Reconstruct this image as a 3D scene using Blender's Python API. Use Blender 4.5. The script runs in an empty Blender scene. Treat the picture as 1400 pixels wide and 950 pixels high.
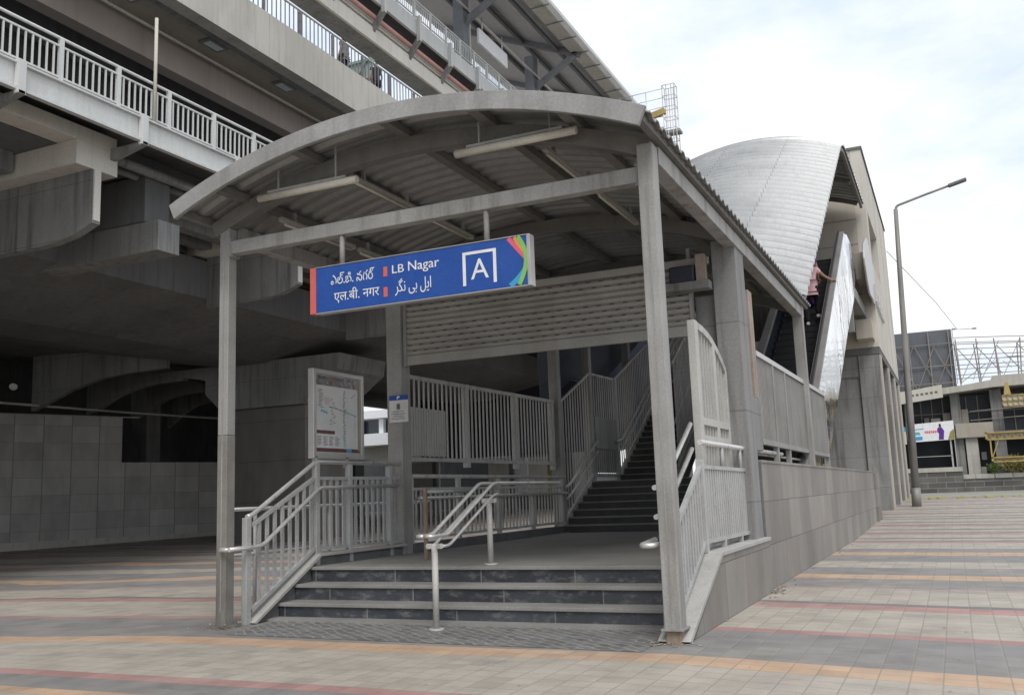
import bpy, bmesh, math, random
from mathutils import Vector, Matrix
random.seed(7)
S = bpy.context.scene
COL = S.collection
R = math.radians
ORG = {}          # world origin of every empty / part root

# ------------------------------------------------------------------ materials
def newmat(name):
    m = bpy.data.materials.new(name); m.use_nodes = True
    nt = m.node_tree; nt.nodes.clear()
    out = nt.nodes.new('ShaderNodeOutputMaterial')
    b = nt.nodes.new('ShaderNodeBsdfPrincipled')
    nt.links.new(b.outputs[0], out.inputs[0])
    return m, nt, b
def N(nt, t, **kw):
    n = nt.nodes.new(t)
    for k, v in kw.items():
        if k.startswith('i_'):
            key = k[2:]
            n.inputs[int(key) if key.isdigit() else key].default_value = v
        else: setattr(n, k, v)
    return n
def math_(nt, op, a, b=None, c=None):
    n = nt.nodes.new('ShaderNodeMath'); n.operation = op
    for i, v in enumerate((a, b, c)):
        if v is None: continue
        if isinstance(v, (int, float)): n.inputs[i].default_value = v
        else: nt.links.new(v, n.inputs[i])
    return n.outputs[0]
def mix(nt, fac, a, b, mode='MIX'):
    n = nt.nodes.new('ShaderNodeMix'); n.data_type = 'RGBA'; n.blend_type = mode
    for i, v in ((0, fac), (6, a), (7, b)):
        if isinstance(v, (int, float)): n.inputs[i].default_value = v
        elif isinstance(v, tuple): n.inputs[i].default_value = (*v[:3], 1)
        else: nt.links.new(v, n.inputs[i])
    return n.outputs[2]
def ramp(nt, fac, stops, interp='LINEAR'):
    n = nt.nodes.new('ShaderNodeValToRGB'); cr = n.color_ramp; cr.interpolation = interp
    while len(cr.elements) < len(stops): cr.elements.new(0.5)
    for e, (p, c) in zip(cr.elements, stops):
        e.position = p; e.color = (*c, 1) if isinstance(c, tuple) else (c, c, c, 1)
    nt.links.new(fac, n.inputs[0]); return n.outputs[0]
def pos(nt): return nt.nodes.new('ShaderNodeNewGeometry').outputs['Position']
def noise(nt, vec, scale, detail=4, rough=0.55, stretch=None):
    if stretch:
        mp = nt.nodes.new('ShaderNodeMapping'); mp.inputs['Scale'].default_value = stretch
        nt.links.new(vec, mp.inputs[0]); vec = mp.outputs[0]
    n = nt.nodes.new('ShaderNodeTexNoise'); n.inputs['Scale'].default_value = scale
    n.inputs['Detail'].default_value = detail; n.inputs['Roughness'].default_value = rough
    nt.links.new(vec, n.inputs['Vector']); return n.outputs[0]
def bump(nt, b, h, strength, dist=0.01):
    n = nt.nodes.new('ShaderNodeBump'); n.inputs['Strength'].default_value = strength
    n.inputs['Distance'].default_value = dist
    nt.links.new(h, n.inputs['Height']); nt.links.new(n.outputs[0], b.inputs['Normal'])
def surf(name, c1, c2, scale=2.0, rough=0.7, metal=0.0, streak=0.0, streakcol=(0.05, 0.045, 0.04), bmp=0.15, fine=40, spec=0.3, bdist=0.01, form=None):
    m, nt, b = newmat(name); p = pos(nt)
    f = ramp(nt, noise(nt, p, scale, 6), [(0.3, 0.0), (0.7, 1.0)])
    col = mix(nt, f, c1, c2)
    fn = noise(nt, p, fine, 3)
    col = mix(nt, 0.35, col, ramp(nt, fn, [(0.25, 0.35), (0.75, 0.75)]), 'OVERLAY')
    if streak:
        s = ramp(nt, noise(nt, p, 1.0, 5, 0.6, (5, 5, 0.35)), [(0.5, 0.0), (0.72, 1.0)])
        col = mix(nt, math_(nt, 'MULTIPLY', s, streak), col, streakcol)
    if form:
        ge = nt.nodes.new('ShaderNodeNewGeometry'); sn = nt.nodes.new('ShaderNodeSeparateXYZ'); nt.links.new(ge.outputs['True Normal'], sn.inputs[0])
        sp = nt.nodes.new('ShaderNodeSeparateXYZ'); nt.links.new(p, sp.inputs[0])
        fx = math_(nt, 'GREATER_THAN', math_(nt, 'ABSOLUTE', sn.outputs[0]), .6); fz = math_(nt, 'GREATER_THAN', math_(nt, 'ABSOLUTE', sn.outputs[2]), .6)
        u = math_(nt, 'ADD', math_(nt, 'MULTIPLY', sp.outputs[1], fx), math_(nt, 'MULTIPLY', sp.outputs[0], math_(nt, 'SUBTRACT', 1, fx)))
        v = math_(nt, 'ADD', math_(nt, 'MULTIPLY', sp.outputs[1], fz), math_(nt, 'MULTIPLY', sp.outputs[2], math_(nt, 'SUBTRACT', 1, fz)))
        cb = nt.nodes.new('ShaderNodeCombineXYZ'); nt.links.new(u, cb.inputs[0]); nt.links.new(v, cb.inputs[1])
        br = nt.nodes.new('ShaderNodeTexBrick'); br.offset = 0; nt.links.new(cb.outputs[0], br.inputs['Vector'])
        br.inputs['Scale'].default_value = 1; br.inputs['Brick Width'].default_value = form[0]; br.inputs['Row Height'].default_value = form[1]; br.inputs['Mortar Size'].default_value = .012
        br.inputs['Color1'].default_value = (.9, .9, .9, 1); br.inputs['Color2'].default_value = (1.06, 1.05, 1.04, 1); br.inputs['Mortar'].default_value = (.6, .59, .57, 1)
        col = mix(nt, .75, col, br.outputs[0], 'MULTIPLY')
        blot = ramp(nt, noise(nt, p, .35, 8, .7, (1, 1, .4)), [(.48, 0.0), (.62, 1.0)])
        col = mix(nt, math_(nt, 'MULTIPLY', blot, .3), col, tuple(x*.55 for x in c1))
    nt.links.new(col, b.inputs['Base Color'])
    b.inputs['Roughness'].default_value = rough; b.inputs['Metallic'].default_value = metal
    b.inputs['Specular IOR Level'].default_value = spec
    rr = math_(nt, 'MULTIPLY_ADD', f, 0.18, rough - 0.09); nt.links.new(rr, b.inputs['Roughness'])
    if bmp: bump(nt, b, fn, bmp, bdist)
    return m
def tiles(name, axis, w, h, c1, c2, joint, off=0.5, jw=0.006, rough=0.6, var=0.5, stain=0.3):
    m, nt, b = newmat(name); p = pos(nt)
    sp = nt.nodes.new('ShaderNodeSeparateXYZ'); nt.links.new(p, sp.inputs[0])
    cb = nt.nodes.new('ShaderNodeCombineXYZ')
    nt.links.new(sp.outputs[axis], cb.inputs[0]); nt.links.new(sp.outputs['Z'], cb.inputs[1])
    br = nt.nodes.new('ShaderNodeTexBrick'); br.offset = off
    nt.links.new(cb.outputs[0], br.inputs['Vector'])
    br.inputs['Scale'].default_value = 1; br.inputs['Brick Width'].default_value = w; br.inputs['Row Height'].default_value = h
    br.inputs['Mortar Size'].default_value = jw; br.inputs['Mortar Smooth'].default_value = 0.2
    br.inputs['Color1'].default_value = (*c1, 1); br.inputs['Color2'].default_value = (*c2, 1); br.inputs['Mortar'].default_value = (*joint, 1)
    st = ramp(nt, noise(nt, p, 0.9, 6, 0.65, (1, 1, 0.5)), [(0.35, 0.62), (0.7, 1.12)])
    col = mix(nt, stain * 2, br.outputs['Color'], st, 'MULTIPLY')
    s = ramp(nt, noise(nt, p, 1.0, 4, 0.6, (4, 4, 0.3)), [(0.5, 0.0), (0.75, 1.0)])
    col = mix(nt, math_(nt, 'MULTIPLY', s, 0.3), col, (c1[0]*0.55, c1[1]*0.53, c1[2]*0.5))
    fn = noise(nt, p, 60, 3)
    col = mix(nt, 0.3, col, ramp(nt, fn, [(0.25, 0.35), (0.75, 0.7)]), 'OVERLAY')
    nt.links.new(col, b.inputs['Base Color']); b.inputs['Roughness'].default_value = rough
    b.inputs['Specular IOR Level'].default_value = 0.3
    bump(nt, b, math_(nt, 'MULTIPLY_ADD', br.outputs['Fac'], -1.0, fn), 0.25, 0.01)
    return m
def plain(name, c, rough=0.5, metal=0.0, emit=0):
    m, nt, b = newmat(name); p = pos(nt)
    f = noise(nt, p, 6, 4)
    nt.links.new(mix(nt, 0.5, c, ramp(nt, f, [(0.3, tuple(x*0.8 for x in c)), (0.7, tuple(min(1, x*1.12) for x in c))])), b.inputs['Base Color'])
    b.inputs['Roughness'].default_value = rough; b.inputs['Metallic'].default_value = metal
    if emit:
        b.inputs['Emission Color'].default_value = (*c, 1); b.inputs['Emission Strength'].default_value = emit
    return m

M = {}
M['post'] = surf('painted_post_steel', (0.24, 0.233, 0.22), (0.35, 0.343, 0.33), 1.6, 0.55, 0.0, 0.75, (0.12, 0.105, 0.085), 0.1)
M['purlin'] = surf('dark_purlin_paint', (0.13, 0.125, 0.115), (0.19, 0.183, 0.17), 1.5, 0.6, 0, 0.4, (0.08, 0.075, 0.065), 0.1)
M['roofsteel'] = surf('canopy_frame_steel', (0.245, 0.243, 0.235), (0.335, 0.333, 0.325), 1.5, 0.55, 0, 0.4, (0.12, 0.11, 0.1), 0.1)
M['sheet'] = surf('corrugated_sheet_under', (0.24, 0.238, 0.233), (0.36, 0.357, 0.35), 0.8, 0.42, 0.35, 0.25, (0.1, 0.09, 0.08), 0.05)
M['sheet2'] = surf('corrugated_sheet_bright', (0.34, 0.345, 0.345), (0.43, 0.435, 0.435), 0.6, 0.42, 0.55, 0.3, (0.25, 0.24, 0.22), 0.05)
def groove_shading_and_laps(m):
    nt = m.node_tree; b = [n for n in nt.nodes if n.type == 'BSDF_PRINCIPLED'][0]; src = b.inputs['Base Color'].links[0].from_socket
    p = pos(nt); sp = nt.nodes.new('ShaderNodeSeparateXYZ'); nt.links.new(p, sp.inputs[0]); A_ = R(30.4)
    sl = math_(nt, 'ADD', math_(nt, 'MULTIPLY', sp.outputs[1], math.cos(A_)), math_(nt, 'MULTIPLY', sp.outputs[2], math.sin(A_)))
    f = math_(nt, 'FRACT', math_(nt, 'DIVIDE', sl, .24))
    g = math_(nt, 'MULTIPLY', math_(nt, 'LESS_THAN', f, .2), math_(nt, 'MULTIPLY_ADD', noise(nt, p, .5, 5, .6), .9, .15))  # dark stripes painted in for the shading contrast of the grooves
    sheet = math_(nt, 'FRACT', math_(nt, 'DIVIDE', sp.outputs[0], 2.05)); lap = math_(nt, 'MULTIPLY', math_(nt, 'LESS_THAN', sheet, .012), .5)
    nt.links.new(mix(nt, math_(nt, 'MAXIMUM', math_(nt, 'MULTIPLY', g, .75), lap), src, (.13, .13, .13)), b.inputs['Base Color'])
groove_shading_and_laps(M['sheet2'])
M['rail'] = surf('grey_rail_paint', (0.36, 0.36, 0.355), (0.45, 0.45, 0.445), 2.5, 0.45, 0.1, 0.3, (0.15, 0.14, 0.125), 0.05)
M['rail2'] = surf('dull_fence_paint', (0.42, 0.415, 0.4), (0.52, 0.51, 0.49), 2.5, 0.5, 0.05, 0.45, (0.1, 0.09, 0.08), 0.08)
M['gate'] = surf('cream_gate_paint', (0.4, 0.393, 0.37), (0.5, 0.49, 0.463), 2.0, 0.5, 0, 0.3, (0.25, 0.22, 0.18), 0.06)
M['steel'] = surf('brushed_stainless', (0.6, 0.59, 0.57), (0.7, 0.69, 0.67), 6, 0.34, 0.55, 0.0, (0.25, 0.23, 0.2), 0.03)
M['conc'] = surf('viaduct_concrete', (0.205, 0.205, 0.202), (0.28, 0.28, 0.275), 0.5, 0.85, 0, 0.7, (0.09, 0.085, 0.077), 0.15, 25, form=(2.4, 1.25))
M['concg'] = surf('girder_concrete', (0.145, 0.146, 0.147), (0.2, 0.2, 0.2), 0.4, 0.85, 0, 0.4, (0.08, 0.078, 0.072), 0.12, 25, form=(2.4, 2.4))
M['concb'] = surf('brightened_pale_concrete', (0.55, 0.525, 0.47), (0.64, 0.615, 0.56), 0.6, 0.85, 0, 0.35, (0.35, 0.33, 0.29), 0.12, 25)  # platform fascia tone; also paints in light on shaded bracket heads, edge slab
M['concl'] = surf('pale_concrete', (0.42, 0.405, 0.365), (0.5, 0.48, 0.435), 0.4, 0.85, 0, 0.4, (0.22, 0.205, 0.175), 0.12, 25, form=(6.0, 3.2))
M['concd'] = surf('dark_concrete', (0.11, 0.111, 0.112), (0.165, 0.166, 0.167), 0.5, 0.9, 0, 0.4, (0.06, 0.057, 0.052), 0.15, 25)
M['beige'] = surf('beige_render', (0.4, 0.37, 0.315), (0.47, 0.435, 0.37), 0.5, 0.85, 0, 0.35, (0.33, 0.29, 0.23), 0.1, 30)
M['cream'] = surf('cream_paint', (0.47, 0.445, 0.39), (0.56, 0.535, 0.475), 0.4, 0.8, 0, 0.35, (0.36, 0.32, 0.26), 0.08, 30)
M['white'] = surf('white_steel_paint', (0.5, 0.51, 0.5), (0.58, 0.59, 0.58), 0.7, 0.55, 0, 0.35, (0.33, 0.32, 0.3), 0.05)
M['kerb'] = surf('kerb_coping', (0.34, 0.335, 0.315), (0.43, 0.42, 0.4), 1.5, 0.75, 0, 0.2, (0.2, 0.19, 0.17), 0.15)
M['tread'] = surf('dusty_granite_tread', (0.2, 0.194, 0.182), (0.3, 0.293, 0.275), 1.2, 0.65, 0, 0, bmp=0.1)
M['riserdk'] = surf('dark_stair_stone', (0.055, 0.055, 0.056), (0.09, 0.09, 0.092), 2.0, 0.6, 0, 0.3, (0.14, 0.135, 0.125), 0.1)
M['black'] = plain('black_rubber', (0.025, 0.025, 0.027), 0.6)
M['navy'] = plain('navy_dark_metal', (0.022, 0.026, 0.042), 0.45)
M['glassd'] = plain('smoked_glass', (0.035, 0.045, 0.06), 0.12)
M['blue'] = surf('sign_blue', (0.022, 0.075, 0.31), (0.028, 0.09, 0.35), 3, 0.4, 0, 0.12, (0.05, 0.1, 0.25), 0.0)
M['wht'] = plain('sign_white', (0.78, 0.79, 0.8), 0.45)
M['red'] = plain('sign_red', (0.62, 0.13, 0.11), 0.5)
M['pink'] = plain('sign_pink', (0.7, 0.12, 0.2), 0.5)
M['orange'] = plain('sign_orange', (0.75, 0.3, 0.06), 0.5)
M['green'] = plain('sign_green', (0.22, 0.5, 0.12), 0.5)
M['cyan'] = plain('sign_cyan', (0.05, 0.33, 0.6), 0.5)
M['alum'] = plain('aluminium_trim', (0.5, 0.49, 0.47), 0.4, 0.5)
M['tubelamp'] = surf('dusty_tube_lamp', (0.5, 0.47, 0.4), (0.6, 0.56, 0.48), 3, 0.5, 0, 0.2, (0.35, 0.32, 0.26), 0)
M['casing'] = surf('channel_casing', (0.33, 0.32, 0.29), (0.42, 0.41, 0.375), 3, 0.55, 0, 0.3, (0.2, 0.19, 0.165), 0)
M['shutter'] = surf('shutter_slat', (0.32, 0.308, 0.283), (0.42, 0.407, 0.377), 1.5, 0.45, 0.2, 0.4, (0.3, 0.27, 0.22), 0.05)
def slot_mat():
    m = M['shutter'].copy(); m.name = 'slotted_shutter'; nt = m.node_tree
    b = [n for n in nt.nodes if n.type == 'BSDF_PRINCIPLED'][0]; src = b.inputs['Base Color'].links[0].from_socket
    p = pos(nt); sp = nt.nodes.new('ShaderNodeSeparateXYZ'); nt.links.new(p, sp.inputs[0])
    zz = math_(nt, 'DIVIDE', math_(nt, 'SUBTRACT', sp.outputs[2], 3.775), .0933)
    row = math_(nt, 'FLOOR', math_(nt, 'ADD', zz, .25)); fz = math_(nt, 'FRACT', math_(nt, 'ADD', zz, .25))
    fx = math_(nt, 'FRACT', math_(nt, 'ADD', math_(nt, 'DIVIDE', sp.outputs[0], .21), math_(nt, 'MULTIPLY', row, .43)))
    k = math_(nt, 'MULTIPLY', math_(nt, 'LESS_THAN', fz, .16), math_(nt, 'LESS_THAN', fx, .36))
    keep = math_(nt, 'ADD', math_(nt, 'LESS_THAN', row, 5.5), math_(nt, 'GREATER_THAN', row, 7.5)); k = math_(nt, 'MULTIPLY', k, keep)
    nt.links.new(mix(nt, math_(nt, 'MULTIPLY', k, .95), src, (.02, .02, .02)), b.inputs['Base Color'])
    return m
M['slotted'] = slot_mat()
M['poster'] = surf('map_paper', (0.58, 0.58, 0.57), (0.68, 0.68, 0.67), 3, 0.35, 0, 0, bmp=0)
M['maroon'] = plain('poster_maroon', (0.13, 0.045, 0.045), 0.4)
M['teal'] = plain('map_teal', (0.12, 0.42, 0.5), 0.5)
M['ink'] = plain('map_ink', (0.12, 0.12, 0.13), 0.5)
M['pale_pink'] = plain('map_pink', (0.6, 0.53, 0.52), 0.5)
M['rust'] = surf('rusty_old_post', (0.27, 0.215, 0.175), (0.37, 0.325, 0.285), 3, 0.75, 0, 0.5, (0.17, 0.1, 0.07), 0.2)
M['rust2'] = surf('brown_rust', (0.2, 0.145, 0.1), (0.3, 0.24, 0.18), 3, 0.75, 0, 0.5, (0.12, 0.08, 0.05), 0.2)
M['fabpink'] = surf('pink_cotton', (0.6, 0.36, 0.4), (0.68, 0.43, 0.46), 8, 0.9, 0, 0, bmp=0.2)
M['purple'] = surf('purple_cotton', (0.09, 0.03, 0.22), (0.13, 0.05, 0.3), 8, 0.9, 0, 0, bmp=0.2)
M['fabdark'] = surf('charcoal_cotton', (0.02, 0.02, 0.023), (0.045, 0.045, 0.05), 8, 0.9, 0, 0, bmp=0.2)
M['maroonfab'] = surf('dark_red_cotton', (0.06, 0.022, 0.022), (0.09, 0.032, 0.03), 8, 0.9, 0, 0, bmp=0.2)
M['greyfab'] = surf('grey_cotton', (0.12, 0.12, 0.13), (0.2, 0.2, 0.21), 8, 0.9, 0, 0, bmp=0.2)
M['skin'] = surf('brown_skin', (0.3, 0.17, 0.11), (0.36, 0.21, 0.14), 6, 0.55, 0, 0, bmp=0)
M['hair'] = plain('black_hair', (0.012, 0.01, 0.009), 0.5)
M['yellow'] = surf('yellow_paint', (0.34, 0.255, 0.09), (0.44, 0.34, 0.13), 2, 0.6, 0, 0.5, (0.3, 0.2, 0.06), 0.05)
M['postlow'] = surf('lower_post_brown_paint', (0.16, 0.15, 0.135), (0.25, 0.238, 0.218), 2.2, 0.6, 0, 0.8, (0.07, 0.06, 0.05), 0.15)
M['leaf'] = surf('leaf_green', (0.06, 0.11, 0.025), (0.15, 0.19, 0.06), 3, 0.6, 0, 0, bmp=0)
M['leafy'] = surf('leaf_yellow', (0.22, 0.2, 0.06), (0.3, 0.27, 0.1), 3, 0.6, 0, 0, bmp=0)
M['interior'] = surf('painted_bay_shade', (0.035, 0.04, 0.05), (0.08, 0.085, 0.095), .5, 0.7, 0, 0, bmp=0)  # dark tone painted for shade inside the bays, lifted for distance haze
M['billb'] = surf('hazed_billboard_back', (0.1, 0.108, 0.122), (0.135, 0.145, 0.16), 0.4, 0.7, 0, 0.3, (0.05, 0.05, 0.055), 0)  # grey-blue lightened in place of distance haze
M['scaff'] = surf('scaffold_steel', (0.2, 0.18, 0.16), (0.3, 0.28, 0.26), 1, 0.6, 0.2, 0.4, (0.2, 0.1, 0.06), 0)
M['pipe'] = surf('salmon_pipe', (0.46, 0.25, 0.22), (0.54, 0.31, 0.27), 1, 0.6, 0, 0.2, (0.3, 0.16, 0.14), 0)
M['roofgrey'] = surf('roof_underside_sheet', (0.22, 0.22, 0.22), (0.33, 0.33, 0.325), 0.6, 0.6, 0.2, 0.3, (0.1, 0.1, 0.1), 0.05)
M['blusteel'] = surf('blue_grey_steel', (0.15, 0.16, 0.175), (0.22, 0.23, 0.245), 0.8, 0.55, 0.1, 0.3, (0.1, 0.1, 0.11), 0.05)
M['lamp'] = surf('lamp_pole_steel', (0.2, 0.195, 0.185), (0.28, 0.27, 0.26), 1, 0.55, 0.3, 0.3, (0.15, 0.13, 0.11), 0)
M['asphalt'] = surf('dusty_road', (0.22, 0.21, 0.19), (0.32, 0.31, 0.28), 0.15, 0.9, 0, 0, bmp=0.2)
M['dust'] = surf('dusty_verge', (0.32, 0.28, 0.22), (0.42, 0.38, 0.3), 0.6, 0.95, 0, 0, bmp=0.3)
M['grille'] = surf('perforated_grille', (0.22, 0.217, 0.207), (0.32, 0.315, 0.3), 1.2, 0.55, 0.1, 0.55, (0.16, 0.15, 0.13), 0.1)
M['skirt'] = surf('escalator_stainless_skirt', (0.66, 0.67, 0.68), (0.76, 0.77, 0.78), 0.8, 0.09, 0.95, 0.0, (0.5, 0.49, 0.46), 0.35, 0.7, bdist=0.06)
M['soffitlight'] = plain('soffit_light_panel', (0.62, 0.68, 0.72), 0.4)
M['umber'] = surf('brown_soffit', (0.33, 0.3, 0.25), (0.41, 0.38, 0.33), 0.5, 0.85, 0, 0.2, (0.12, 0.11, 0.09), 0.1)
M['reddish'] = surf('reddish_girder_paint', (0.3, 0.26, 0.235), (0.36, 0.32, 0.29), 0.5, 0.8, 0, 0.3, (0.2, 0.18, 0.16), 0.1)
M['greengirder'] = surf('green_girder_paint', (0.2, 0.28, 0.25), (0.27, 0.34, 0.31), 0.6, 0.6, 0, 0.2, (0.12, 0.14, 0.13), 0)
M['stonewall'] = tiles('grey_stone_cladding', 'X', 0.42, 0.72, (0.52, 0.505, 0.475), (0.38, 0.37, 0.35), (0.25, 0.245, 0.23), 0.0, 0.008)
M['granite'] = tiles('granite_cladding', 'Y', 1.15, 0.62, (0.31, 0.288, 0.262), (0.225, 0.21, 0.19), (0.13, 0.12, 0.11), 0.5, 0.007, 0.6, 0.5, 0.35)
M['pierclad'] = tiles('pier_concrete_lifts', 'X', 30, 1.55, (0.21, 0.2, 0.188), (0.18, 0.173, 0.163), (0.11, 0.105, 0.1), 0, 0.012)
M['slate'] = tiles('slate_riser', 'X', 1.25, 0.2, (0.05, 0.055, 0.065), (0.08, 0.088, 0.1), (0.24, 0.235, 0.22), 0.37, 0.008, 0.35, 0.5, 0.45)
def wear(m, amt=.5):
    nt = m.node_tree; b = [n for n in nt.nodes if n.type == 'BSDF_PRINCIPLED'][0]; src = b.inputs['Base Color'].links[0].from_socket; p = pos(nt)
    f = ramp(nt, noise(nt, p, 4.5, 8, .72, (1, 1, 2.2)), [(.5, 0.0), (.68, 1.0)])
    nt.links.new(mix(nt, math_(nt, 'MULTIPLY', f, amt), src, (.26, .255, .24)), b.inputs['Base Color'])
wear(M['slate'], .55)
M['stonerub'] = tiles('rubble_plinth', 'X', 1.3, 0.42, (0.16, 0.155, 0.145), (0.09, 0.088, 0.083), (0.25, 0.24, 0.22), 0.5, 0.03)

def paver_mat():
    m, nt, b = newmat('striped_pavers'); p = pos(nt)
    sp = nt.nodes.new('ShaderNodeSeparateXYZ'); nt.links.new(p, sp.inputs[0])
    X, Y = sp.outputs[0], sp.outputs[1]
    dev = math_(nt, 'MAXIMUM', math_(nt, 'SUBTRACT', math_(nt, 'ABSOLUTE', math_(nt, 'ADD', X, 5.5)), 3.0), 0.0)
    v = math_(nt, 'MULTIPLY_ADD', dev, 0.17, Y)
    lft = math_(nt, 'MULTIPLY_ADD', math_(nt, 'MINIMUM', math_(nt, 'MAXIMUM', math_(nt, 'DIVIDE', math_(nt, 'SUBTRACT', -9.0, X), 6.0), 0.0), 1.0), 2.6, 0.24)
    wob = math_(nt, 'MULTIPLY', math_(nt, 'SUBTRACT', noise(nt, p, 0.25, 2), .5), lft)
    v = math_(nt, 'ADD', v, wob)
    s = 0.225
    iu = math_(nt, 'FLOOR', math_(nt, 'DIVIDE', X, s)); iv = math_(nt, 'FLOOR', math_(nt, 'DIVIDE', v, s))
    vq = math_(nt, 'MULTIPLY', math_(nt, 'ADD', iv, 0.5), s)
    BE, GR, RE, OR, DK, PK = (0.41, 0.372, 0.322), (0.232, 0.224, 0.22), (0.4, 0.225, 0.21), (0.52, 0.35, 0.235), (0.19, 0.178, 0.176), (0.4, 0.3, 0.27)
    b1 = [(-9, BE), (3.6, GR), (5.0, BE), (5.5, OR), (5.78, GR), (6.1, RE), (6.45, BE), (8.03, OR), (8.33, GR), (10.1, RE), (10.45, BE), (12.1, RE), (12.5, DK),
          (12.75, BE), (14.3, PK), (14.6, GR), (15.95, OR), (16.6, GR), (17.8, BE), (19.3, GR), (20.9, OR), (21.8, GR), (22.9, BE)]
    lo, hi = -10.0, 24.0
    c1 = ramp(nt, math_(nt, 'DIVIDE', math_(nt, 'SUBTRACT', vq, lo), hi - lo), [((q - lo)/(hi - lo), c) for q, c in b1], 'CONSTANT')
    fr = math_(nt, 'FRACT', math_(nt, 'DIVIDE', math_(nt, 'SUBTRACT', vq, 24.0), 3.4))
    c2 = ramp(nt, fr, [(0, BE), (0.3, RE), (0.4, GR), (0.62, BE), (0.82, DK), (0.93, PK)], 'CONSTANT')
    col = mix(nt, math_(nt, 'GREATER_THAN', vq, 24.0), c1, c2)
    wn = nt.nodes.new('ShaderNodeTexWhiteNoise'); wn.noise_dimensions = '2D'
    cb = nt.nodes.new('ShaderNodeCombineXYZ'); nt.links.new(iu, cb.inputs[0]); nt.links.new(iv, cb.inputs[1]); nt.links.new(cb.outputs[0], wn.inputs['Vector'])
    col = mix(nt, 0.3, col, ramp(nt, wn.outputs[0], [(0, (.42, .4, .38)), (0.25, (.82, .8, .78)), (0.7, (1.0, .98, .95)), (1, (1.12, 1.08, 1.02))]), 'MULTIPLY')
    big = noise(nt, p, 0.45, 6, 0.6)
    dust = ramp(nt, big, [(0.42, 0.0), (0.72, 1.0)])
    col = mix(nt, math_(nt, 'MULTIPLY_ADD', dust, 0.4, 0.04), col, (0.37, 0.34, 0.295))
    stn = ramp(nt, noise(nt, p, 1.1, 7, 0.75), [(0.6, 0.0), (0.7, 1.0)])
    col = mix(nt, math_(nt, 'MULTIPLY', stn, 0.35), col, (0.13, 0.125, 0.115))
    st = ramp(nt, noise(nt, p, 1.7, 6, 0.7), [(0.3, 0.72), (0.6, 1.05)])
    col = mix(nt, 0.8, col, st, 'MULTIPLY')
    fn = noise(nt, p, 90, 3)
    col = mix(nt, 0.3, col, ramp(nt, fn, [(0.25, 0.3), (0.75, 0.75)]), 'OVERLAY')
    # joints: each paver is a stack-bond square with a half joint
    fu = math_(nt, 'ABSOLUTE', math_(nt, 'SUBTRACT', math_(nt, 'FRACT', math_(nt, 'DIVIDE', X, s)), 0.5))
    fv = math_(nt, 'ABSOLUTE', math_(nt, 'SUBTRACT', math_(nt, 'FRACT', math_(nt, 'DIVIDE', v, s)), 0.5))
    j = math_(nt, 'MAXIMUM', fu, fv)
    jf = ramp(nt, j, [(0.455, 0.0), (0.483, 1.0)])
    col = mix(nt, math_(nt, 'MULTIPLY', jf, math_(nt, 'MULTIPLY_ADD', noise(nt, p, 2.2, 4), .8, .1)), col, (0.235, 0.22, 0.19))
    nt.links.new(col, b.inputs['Base Color'])
    nt.links.new(math_(nt, 'MULTIPLY_ADD', dust, 0.2, 0.62), b.inputs['Roughness'])
    b.inputs['Specular IOR Level'].default_value = 0.3
    h = math_(nt, 'ADD', math_(nt, 'MULTIPLY', jf, -1.0), math_(nt, 'ADD', math_(nt, 'MULTIPLY', fn, 0.35), math_(nt, 'MULTIPLY', wn.outputs[0], 0.5)))
    bump(nt, b, h, 0.35, 0.008)
    return m
M['paver'] = paver_mat()
def cobble_mat():
    m, nt, b = newmat('dark_cobbles'); p = pos(nt)
    mp = nt.nodes.new('ShaderNodeMapping'); mp.inputs['Rotation'].default_value = (0, 0, R(38)); nt.links.new(p, mp.inputs[0])
    nz = nt.nodes.new('ShaderNodeTexNoise'); nz.inputs['Scale'].default_value = 3; nt.links.new(p, nz.inputs[0])
    vm = nt.nodes.new('ShaderNodeVectorMath'); vm.operation = 'MULTIPLY_ADD'; nt.links.new(nz.outputs['Color'], vm.inputs[0]); vm.inputs[1].default_value = (.16, .16, 0); nt.links.new(mp.outputs[0], vm.inputs[2])
    br = nt.nodes.new('ShaderNodeTexBrick'); nt.links.new(vm.outputs[0], br.inputs['Vector'])
    br.inputs['Scale'].default_value = 1; br.inputs['Brick Width'].default_value = 0.22; br.inputs['Row Height'].default_value = 0.11
    br.inputs['Mortar Size'].default_value = 0.012; br.inputs['Color1'].default_value = (0.13, 0.135, 0.14, 1); br.inputs['Color2'].default_value = (0.2, 0.2, 0.2, 1)
    br.inputs['Mortar'].default_value = (0.3, 0.285, 0.25, 1)
    col = mix(nt, 0.8, br.outputs[0], ramp(nt, noise(nt, p, 2, 6, .7), [(0.3, 0.65), (0.65, 1.1)]), 'MULTIPLY')
    nt.links.new(col, b.inputs['Base Color']); b.inputs['Roughness'].default_value = 0.6
    bump(nt, b, math_(nt, 'MULTIPLY', br.outputs['Fac'], -1), 0.4, 0.01)
    return m
M['cobble'] = cobble_mat()
def collage_mat():
    m, nt, b = newmat('photo_collage'); p = pos(nt)
    vo = nt.nodes.new('ShaderNodeTexVoronoi'); vo.inputs['Scale'].default_value = 14; nt.links.new(p, vo.inputs['Vector'])
    c = ramp(nt, math_(nt, 'FRACT', math_(nt, 'MULTIPLY', noise(nt, vo.outputs['Position'], 9, 2), 5)), [(0, (0.06, 0.045, 0.04)), (0.3, (0.22, 0.18, 0.14)), (0.5, (0.36, 0.33, 0.29)), (0.7, (0.06, 0.07, 0.15)), (0.85, (0.26, 0.2, 0.09)), (1, (0.2, 0.1, 0.09))])
    c = mix(nt, 0.7, c, ramp(nt, noise(nt, p, 45, 4), [(0.3, 0.3), (0.7, 1.3)]), 'MULTIPLY')
    nt.links.new(c, b.inputs['Base Color']); b.inputs['Roughness'].default_value = 0.35
    return m
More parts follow.
